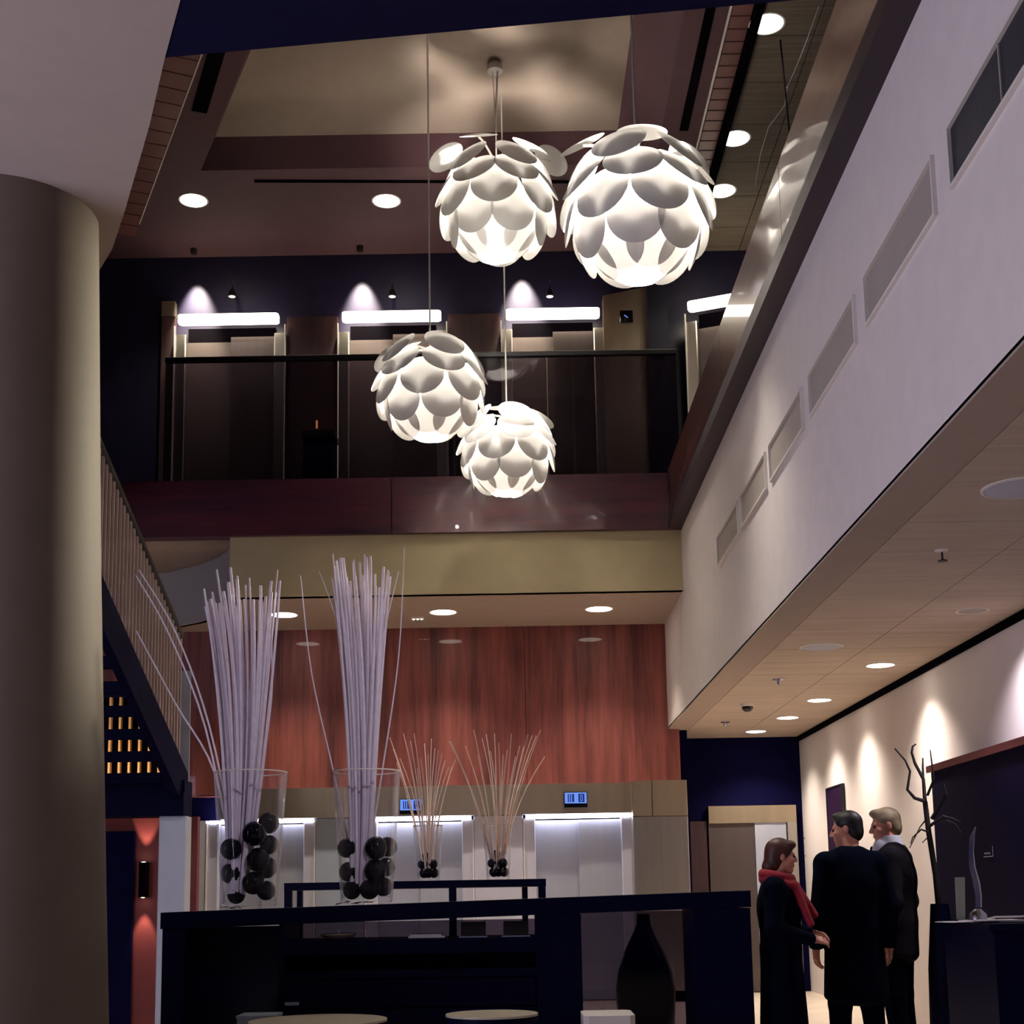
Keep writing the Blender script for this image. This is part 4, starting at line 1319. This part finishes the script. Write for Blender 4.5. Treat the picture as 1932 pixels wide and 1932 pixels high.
# branch arrangement in a dark floor vase
BD = 9.6
p = at(1772, 1700, D=BD)
t = thing('dried_branch', 'gnarled dark branch arrangement in a tall vase against the lit wall', 'branches', (p.x, BD, 0))


def limb(pts, r0, r1):
    q = [at(x, y, D=BD + dz) for x, y, dz in pts]
    k = len(q)
    part('limb', MB().tube(q, [r0 + (r1 - r0) * i / (k - 1) for i in range(k)], 7), 'branch_dark', t, True)


limb([(1772, 1720, 0), (1765, 1650, 0), (1752, 1570, 0), (1745, 1512, 0.02)], 0.022, 0.018)
limb([(1745, 1512, 0.02), (1726, 1506, 0), (1712, 1490, 0), (1717, 1455, 0), (1708, 1435, 0), (1688, 1412, 0)], 0.014, 0.005)
limb([(1745, 1512, 0.02), (1742, 1470, 0.05), (1726, 1440, 0.05), (1720, 1420, 0.05), (1722, 1408, 0.05), (1728, 1404, 0.05)], 0.014, 0.006)
limb([(1742, 1475, 0.05), (1741, 1445, 0.08), (1741, 1430, 0.08)], 0.010, 0.005)
limb([(1750, 1500, 0), (1762, 1470, -0.1), (1758, 1440, -0.1), (1755, 1415, -0.1)], 0.010, 0.004)
limb([(1752, 1570, 0), (1738, 1565, -0.05), (1722, 1580, -0.05), (1718, 1592, -0.05)], 0.008, 0.003)
limb([(1748, 1545, 0), (1736, 1560, 0.1), (1716, 1600, 0.1)], 0.006, 0.003)
limb([(1756, 1588, 0), (1748, 1582, 0), (1740, 1590, 0)], 0.007, 0.003)
limb([(1752, 1560, 0), (1780, 1540, -0.1), (1798, 1545, -0.1), (1812, 1552, -0.1)], 0.012, 0.005)
limb([(1758, 1545, 0), (1785, 1500, -0.08), (1780, 1478, -0.08)], 0.014, 0.006)
limb([(1785, 1548, -0.1), (1802, 1555, -0.1), (1814, 1572, -0.1)], 0.009, 0.004)
zz = atZ(1772, 1705, BD)
part('pot', MB().lathe([(0.09, 0.0), (0.12, 0.05), (0.10, zz * 0.6), (0.06, zz), (0.05, zz), (0.08, zz * 0.6)], 28, (p.x, BD, 0)), 'black_lacquer', t, True)

# ------------------------------------------------------------------ people: smooth distance fields turned into one surface


def rot_z(a):
    c, s_ = math.cos(a), math.sin(a)
    return np.array([[c, -s_, 0], [s_, c, 0], [0, 0, 1.0]])


def rot_x(a):
    c, s_ = math.cos(a), math.sin(a)
    return np.array([[1.0, 0, 0], [0, c, -s_], [0, s_, c]])


class Field:
    def __init__(self, lo, hi, h):
        self.lo, self.h = np.array(lo, float), h
        self.n = np.ceil((np.array(hi) - self.lo) / h).astype(int) + 1
        self.d = np.full(self.n, 1.0, np.float32)

    def _win(self, lo, hi, pad):
        a = np.clip(np.floor((np.array(lo) - pad - self.lo) / self.h).astype(int), 0, self.n - 1)
        b = np.clip(np.ceil((np.array(hi) + pad - self.lo) / self.h).astype(int) + 1, 1, self.n)
        ax = [self.lo[i] + self.h * np.arange(a[i], b[i]) for i in range(3)]
        P = np.stack(np.meshgrid(*ax, indexing='ij'), -1)
        return tuple(slice(a[i], b[i]) for i in range(3)), P

    def _mix(self, sl, d, k, cut=False):
        o = self.d[sl]
        if cut:
            hh = np.clip(0.5 - 0.5 * (o + d) / k, 0, 1)
            self.d[sl] = o * (1 - hh) + (-d) * hh + k * hh * (1 - hh)
        else:
            hh = np.clip(0.5 + 0.5 * (o - d) / k, 0, 1)
            self.d[sl] = o * (1 - hh) + d * hh - k * hh * (1 - hh)

    def cap(self, a, b, ra, rb=None, k=0.02, cut=False):
        rb = ra if rb is None else rb
        a, b = np.array(a, float), np.array(b, float)
        r = max(ra, rb)
        sl, P = self._win(np.minimum(a, b) - r, np.maximum(a, b) + r, k + 2 * self.h)
        ab = b - a
        t = np.clip(((P - a) @ ab) / max(ab @ ab, 1e-9), 0, 1)
        d = np.linalg.norm(P - a - t[..., None] * ab, axis=-1) - (ra + (rb - ra) * t)
        self._mix(sl, d, k, cut)

    def ell(self, c, r, k=0.02, M=None, cut=False):
        c, r = np.array(c, float), np.array(r, float)
        m = r.max()
        sl, P = self._win(c - m, c + m, k + 2 * self.h)
        q = P - c
        if M is not None:
            q = q @ M                      # into the local frame
        k0 = np.linalg.norm(q / r, axis=-1)
        k1 = np.linalg.norm(q / (r * r), axis=-1)
        d = np.where(k1 > 1e-6, k0 * (k0 - 1) / np.maximum(k1, 1e-6), -r.min())
        self._mix(sl, d, k, cut)

    def mesh(self, name, m):
        """naive surface nets"""
        d = self.d
        s_ = d < 0
        c8 = [(i, j, l) for i in (0, 1) for j in (0, 1) for l in (0, 1)]
        nx, ny, nz = d.shape
        cnt = np.zeros((nx - 1, ny - 1, nz - 1), np.int8)
        for i, j, l in c8:
            cnt += s_[i:nx - 1 + i, j:ny - 1 + j, l:nz - 1 + l]
        act = (cnt > 0) & (cnt < 8)
        idx = np.argwhere(act)
        num = np.full(act.shape, -1, np.int64)
        num[act] = np.arange(len(idx))
        acc = np.zeros((len(idx), 3))
        w_ = np.zeros(len(idx))
        for p in range(8):
            for q in range(p + 1, 8):
                a, b = np.array(c8[p]), np.array(c8[q])
                if np.abs(a - b).sum() != 1:
                    continue
                da = d[tuple((idx + a).T)].astype(float)
                db = d[tuple((idx + b).T)].astype(float)
                cr = (da < 0) != (db < 0)
                t = np.where(cr, da / np.where(np.abs(da - db) < 1e-9, 1, da - db), 0)
                pt = a + t[:, None] * (b - a)
                acc[cr] += pt[cr]
                w_[cr] += 1
        V = self.lo + self.h * (idx + acc / np.maximum(w_, 1)[:, None])
        Q = []
        for ax in range(3):
            u, v = (ax + 1) % 3, (ax + 2) % 3
            e = [slice(None)] * 3
            e2 = [slice(None)] * 3
            e[ax], e2[ax] = slice(0, -1), slice(1, None)
            for dim in (u, v):
                e[dim] = slice(1, -1)
                e2[dim] = slice(1, -1)
            A, B = s_[tuple(e)], s_[tuple(e2)]
            g = np.argwhere(A != B)
            if not len(g):
                continue
            fl_ = A[tuple(g.T)]
            g[:, u] += 1
            g[:, v] += 1
            du, dv = np.zeros(3, int), np.zeros(3, int)
            du[u], dv[v] = 1, 1
            q = np.stack([num[tuple((g - du - dv).T)], num[tuple((g - dv).T)], num[tuple(g.T)], num[tuple((g - du).T)]], 1)
            q[~fl_] = q[~fl_][:, ::-1]
            Q.append(q)
        Q = np.concatenate(Q)
        Q = Q[(Q >= 0).all(1)]
        me = bpy.data.meshes.new(name)
        me.from_pydata(V.tolist(), [], Q.tolist())
        me.update()
        me.materials.append(MATS[m])
        me.polygons.foreach_set('use_smooth', [True] * len(me.polygons))
        return me


def attach(name, field, m, t, label=None):
    o = bpy.data.objects.new(name, field.mesh(name, m))
    COL.objects.link(o)
    o.parent = t
    if label:
        o['label'] = label
    return o


def hand(F, wrist, direc, palm_n, side, curl=0.5):
    """palm, four unequal bent fingers and a thumb from the side of the palm"""
    w0 = np.array(wrist, float)
    d = np.array(direc, float)
    d /= np.linalg.norm(d)
    n = np.array(palm_n, float)
    n -= d * (n @ d)
    n /= np.linalg.norm(n)
    s_ = np.cross(d, n) * side
    F.cap(w0, w0 + d * 0.03, 0.025, 0.026, 0.015)
    for f in (-0.026, -0.009, 0.009, 0.026):
        F.cap(w0 + d * 0.03 + s_ * f * 0.6, w0 + d * 0.092 + s_ * f, 0.015, 0.0125, 0.012)
    for f, L_ in ((-0.030, 0.066), (-0.010, 0.080), (0.010, 0.086), (0.030, 0.076)):
        a = w0 + d * 0.096 + s_ * f
        d1 = d * math.cos(curl * 0.5) + n * math.sin(curl * 0.5)
        b = a + d1 * L_ * 0.45
        d2 = d * math.cos(curl * 1.3) + n * math.sin(curl * 1.3)
        c = b + d2 * L_ * 0.32
        d3 = d * math.cos(curl * 1.9) + n * math.sin(curl * 1.9)
        e = c + d3 * L_ * 0.25
        F.cap(a, b, 0.0095, 0.0088, 0.004)
        F.cap(b, c, 0.0088, 0.0080, 0.004)
        F.cap(c, e, 0.0080, 0.0070, 0.004)
    a = w0 + d * 0.035 + s_ * 0.030
    b = a + d * 0.035 + s_ * 0.026 + n * 0.012
    c = b + d * 0.030 + s_ * 0.006 + n * 0.012
    F.cap(a, b, 0.0125, 0.0105, 0.012)
    F.cap(b, c, 0.0105, 0.0085, 0.004)


def make_person(name_label, pos, yaw, height, head_yaw, head_pitch, arms, coat, hair, female=False, legs=((-0.10, 0.0), (0.10, 0.0))):
    """local frame: x right, y forward, z up, built at 1.78 m and scaled"""
    t = thing('person', name_label, 'person', pos, yaw)
    sc_ = height / 1.78
    t.scale = (sc_, sc_, sc_)
    HC = np.array([0, 0.035, 1.655])
    HM = rot_z(head_yaw) @ rot_x(head_pitch)

    def h(p):
        return HC + HM @ np.array(p, float)

    sw = 0.165 if female else 0.185
    B = Field((-0.55, -0.35, -0.02), (0.55, 0.55, 1.82), 0.0075)
    # head
    B.ell(h((0, -0.015, 0.03)), (0.076, 0.094, 0.086), 0.02, HM)
    B.ell(h((0, 0.028, -0.035)), (0.060, 0.064, 0.082), 0.025, HM)
    B.cap(h((-0.012, 0.070, -0.100)), h((0.012, 0.070, -0.100)), 0.018, None, 0.02)
    B.cap(h((-0.045, 0.0, -0.085)), h((0.0, 0.060, -0.105)), 0.020, 0.018, 0.02)
    B.cap(h((0.045, 0.0, -0.085)), h((0.0, 0.060, -0.105)), 0.020, 0.018, 0.02)
    B.cap(h((-0.034, 0.078, 0.018)), h((0.034, 0.078, 0.018)), 0.012, None, 0.012)
    for sx in (-1, 1):
        B.ell(h((sx * 0.031, 0.098, 0.000)), (0.016, 0.014, 0.011), 0.008, HM, True)
        B.ell(h((sx * 0.045, 0.066, -0.025)), (0.022, 0.020, 0.018), 0.02, HM)
        B.ell(h((sx * 0.077, -0.008, -0.008)), (0.011, 0.020, 0.033), 0.006, HM)
    B.cap(h((0, 0.090, 0.010)), h((0, 0.112, -0.030)), 0.008, 0.011, 0.008)
    B.cap(h((-0.011, 0.100, -0.034)), h((0.011, 0.100, -0.034)), 0.009, None, 0.006)
    B.cap(h((-0.020, 0.086, -0.062)), h((0.020, 0.086, -0.062)), 0.0085, None, 0.006)
    B.cap(h((-0.017, 0.085, -0.073)), h((0.017, 0.085, -0.073)), 0.0085, None, 0.006)
    # neck, trunk
    B.cap(h((0, -0.022, -0.06)), (0, -0.02, 1.46), 0.052, 0.060, 0.03)
    B.cap((-sw * 0.8, -0.02, 1.43), (sw * 0.8, -0.02, 1.43), 0.055, None, 0.05)
    B.ell((0, 0.0, 1.27), (sw * 0.9, 0.115, 0.20), 0.06)
    B.ell((0, 0.0, 1.02), (0.15, 0.105, 0.16), 0.06)
    B.ell((0, 0.0, 0.90), (0.165, 0.12, 0.12), 0.06)
    # arms and hands
    for sx, (el, wr, hd, pn) in zip((-1, 1), arms):
        sh = (sx * sw, -0.02, 1.41)
        B.cap(sh, el, 0.052, 0.042, 0.03)
        B.cap(el, wr, 0.040, 0.026, 0.02)
        hand(B, wr, hd, pn, sx, 0.55)
    # legs, feet
    for sx, (fx, fy) in zip((-1, 1), legs):
        B.cap((sx * 0.085, 0, 0.88), (sx * 0.09 + (fx - sx * 0.09) * 0.5, fy * 0.5 + 0.015, 0.48), 0.082, 0.055, 0.03)
        B.cap((sx * 0.09 + (fx - sx * 0.09) * 0.5, fy * 0.5 + 0.015, 0.48), (fx, fy - 0.02, 0.09), 0.054, 0.036, 0.02)
        B.cap((fx, fy - 0.03, 0.045), (fx * 1.15, fy + 0.13, 0.03), 0.034, 0.028, 0.02)
    attach('body', B, 'skin', t)
    for sx in (-1, 1):
        local('eye', MB().ball(tuple(h((sx * 0.031, 0.083, 0.000))), 0.0125, 12), 'eye_dark', t, True)
    # hair: cap over the skull, open at the face
    Hf = Field((-0.2, -0.25, 1.42), (0.2, 0.25, 1.84), 0.007)
    kind, hm = hair
    if kind == 'short':
        Hf.ell(h((0, -0.022, 0.042)), (0.084, 0.098, 0.088), 0.02, HM)
        Hf.ell(h((0, -0.055, -0.02)), (0.070, 0.062, 0.075), 0.02, HM)
        Hf.ell(h((0.02, 0.045, 0.095)), (0.058, 0.045, 0.030), 0.02, HM)
        Hf.ell(h((0, 0.105, -0.02)), (0.085, 0.075, 0.085), 0.012, HM, True)
        for sx in (-1, 1):
            Hf.ell(h((sx * 0.085, 0.0, -0.012)), (0.020, 0.026, 0.034), 0.008, HM, True)
    else:
        Hf.ell(h((0, -0.020, 0.040)), (0.090, 0.106, 0.094), 0.02, HM)
        Hf.ell(h((0, -0.060, -0.035)), (0.085, 0.070, 0.095), 0.03, HM)
        Hf.ell(h((0, -0.100, -0.085)), (0.050, 0.045, 0.050), 0.02, HM)
        Hf.ell(h((0.01, 0.062, 0.085)), (0.065, 0.040, 0.032), 0.02, HM)
        Hf.ell(h((0, 0.110, -0.03)), (0.085, 0.085, 0.090), 0.012, HM, True)
    attach('hair', Hf, hm, t)
    # coat with sleeves
    hem, cm_ = coat
    Cf = Field((-0.62, -0.42, hem - 0.05), (0.62, 0.55, 1.58), 0.010)
    Cf.cap((-sw * 0.95, -0.02, 1.425), (sw * 0.95, -0.02, 1.425), 0.075, None, 0.05)
    Cf.cap((-0.05, -0.03, 1.475), (0.05, -0.03, 1.475), 0.058, None, 0.05)
    Cf.ell((0, 0.0, 1.27), (sw * 0.9 + 0.045, 0.165, 0.24), 0.07)
    Cf.ell((0, 0.0, 1.02), (0.205, 0.150, 0.22), 0.07)
    flare = 0.03 if hem < 0.6 else 0.0
    zq = 0.98
    while zq > hem:
        f = (0.98 - zq) / max(0.98 - hem, 0.01)
        Cf.ell((0, 0.0, zq), (0.195 + flare * f, 0.145 + flare * f, 0.075), 0.03)
        zq -= 0.045
    Cf.cap((0, 0.14, 1.52), (0, 0.16, 1.36), 0.045, 0.012, 0.02, True)      # open collar
    Cf.cap((0, 0.02, 1.50), (0, 0.02, 1.62), 0.052, 0.060, 0.015, True)
    Cf.cap((-0.6, 0, hem - 0.06), (0.6, 0, hem - 0.06), 0.06, None, 0.01, True)
    for sx, (el, wr, hd, pn) in zip((-1, 1), arms):
        sh = (sx * sw, -0.02, 1.41)
        Cf.cap(sh, el, 0.076, 0.064, 0.04)
        Cf.cap(el, wr, 0.062, 0.047, 0.03)
        w0 = np.array(wr, float)
        dd = np.array(hd, float)
        dd /= np.linalg.norm(dd)
        Cf.cap(w0 + dd * 0.028, w0 + dd * 0.12, 0.030, 0.05, 0.008, True)
    attach('coat', Cf, cm_, t)
    # trousers, shoes
    Tf = Field((-0.4, -0.3, 0.04), (0.4, 0.35, min(1.05, hem + 0.45)), 0.010)
    for sx, (fx, fy) in zip((-1, 1), legs):
        kx = sx * 0.09 + (fx - sx * 0.09) * 0.5
        Tf.cap((sx * 0.09, 0, 0.90), (kx, fy * 0.5 + 0.01, 0.48), 0.105, 0.082, 0.03)
        Tf.cap((kx, fy * 0.5 + 0.01, 0.48), (fx, fy - 0.02, 0.10), 0.080, 0.062, 0.02)
    attach('trousers', Tf, 'cloth_black', t)
    for fx, fy in legs:
        Sf = Field((fx - 0.12, fy - 0.16, -0.01), (fx + 0.14, fy + 0.26, 0.13), 0.008)
        Sf.cap((fx, fy - 0.045, 0.045), (fx * 1.15, fy + 0.15, 0.034), 0.044, 0.034, 0.02)
        Sf.cap((fx, fy - 0.03, 0.05), (fx, fy - 0.03, 0.10), 0.045, 0.042, 0.02)
        Sf.ell((fx, fy + 0.04, -0.03), (0.3, 0.3, 0.032), 0.004, None, True)
        attach('shoe', Sf, 'black_metal', t)
    return t, h


DOWN = (0, 0.10, -1)
hang = [((-0.245, -0.05, 1.12), (-0.262, 0.02, 0.87), (0.02, 0.12, -1), (1, 0.2, 0)), ((0.245, -0.05, 1.12), (0.262, 0.02, 0.87), (-0.02, 0.12, -1), (-1, 0.2, 0))]
bent = [((-0.24, -0.03, 1.13), (-0.14, 0.22, 1.08), (0.5, 0.9, -0.1), (0.6, -0.2, -0.8)), ((0.24, -0.03, 1.13), (0.14, 0.22, 1.05), (-0.5, 0.9, -0.1), (-0.6, -0.2, -0.8))]


def stand(px, py_top, D):
    """floor point and height of a person whose crown is seen at the pixel"""
    p = at(px, py_top, D=D)
    return (p.x, D, 0), p.z


# man seen from behind in a long dark coat, looking left
pos, hgt = stand(1598, 1530, 9.3)
m1, h1 = make_person('man in a long dark coat seen from behind, head turned left', pos, math.radians(6), hgt, math.radians(62), math.radians(-6), hang, (0.50, 'cloth_black'), ('short', 'hair_dark'), False, ((-0.14, 0.0), (0.13, 0.02)))
# older man facing left, white collar
pos, hgt = stand(1677, 1524, 9.78)
m2, h2 = make_person('grey-haired man in a dark suit with white collar, facing left', pos, math.radians(62), hgt, math.radians(28), math.radians(-8), hang, (0.72, 'cloth_suit'), ('short', 'hair_grey'), False, ((-0.12, 0.0), (0.12, 0.0)))
Cl = Field((-0.12, -0.12, 1.40), (0.12, 0.16, 1.58), 0.006)
Cl.cap((0, -0.01, 1.50), (0, 0.0, 1.56), 0.078, 0.072, 0.01)
Cl.ell((0.05, 0.06, 1.49), (0.04, 0.05, 0.075), 0.02)
Cl.ell((-0.05, 0.06, 1.49), (0.04, 0.05, 0.075), 0.02)
Cl.ell((0, 0.10, 1.46), (0.05, 0.035, 0.09), 0.02)
Cl.cap((0, 0.0, 1.53), (0, 0.0, 1.62), 0.058, 0.062, 0.006, True)
attach('shirt_collar', Cl, 'shirt_white', m2)
Tie = Field((-0.06, 0.02, 1.30), (0.06, 0.22, 1.54), 0.006)
Tie.ell((0, 0.135, 1.49), (0.026, 0.014, 0.022), 0.01)
Tie.cap((0, 0.142, 1.47), (0, 0.165, 1.34), 0.014, 0.024, 0.01)
attach('tie', Tie, 'cloth_black', m2)
# woman with red scarf facing right
pos, hgt = stand(1464, 1583, 8.85)
wm, hw_ = make_person('woman in a dark coat and red scarf facing right', pos, math.radians(-104), hgt, math.radians(14), math.radians(-4), bent, (0.40, 'cloth_black'), ('long', 'hair_brown'), True, ((-0.09, 0.0), (0.09, 0.03)))
Sf = Field((-0.25, -0.25, 1.05), (0.25, 0.42, 1.62), 0.0075)
for k in range(24):
    a = 2 * PI * k / 24
    a2 = 2 * PI * (k + 1) / 24
    r0 = 0.098
    Sf.cap((r0 * math.sin(a), -0.005 + r0 * math.cos(a), 1.505 - 0.02 * math.cos(a)), (r0 * math.sin(a2), -0.005 + r0 * math.cos(a2), 1.505 - 0.02 * math.cos(a2)), 0.036, None, 0.012)
    r1 = 0.112
    Sf.cap((r1 * math.sin(a), 0.01 + r1 * math.cos(a), 1.455 - 0.03 * math.cos(a)), (r1 * math.sin(a2), 0.01 + r1 * math.cos(a2), 1.455 - 0.03 * math.cos(a2)), 0.036, None, 0.012)
for x0 in (-0.06, -0.02, 0.02, 0.06):
    Sf.cap((x0 * 0.7 + 0.04, 0.12, 1.44), (x0 + 0.05, 0.225, 1.16), 0.030, 0.026, 0.012)
    Sf.cap((x0 * 0.7 - 0.04, 0.13, 1.43), (x0 - 0.03, 0.255, 1.22), 0.028, 0.024, 0.012)
attach('scarf', Sf, 'scarf_red', wm)
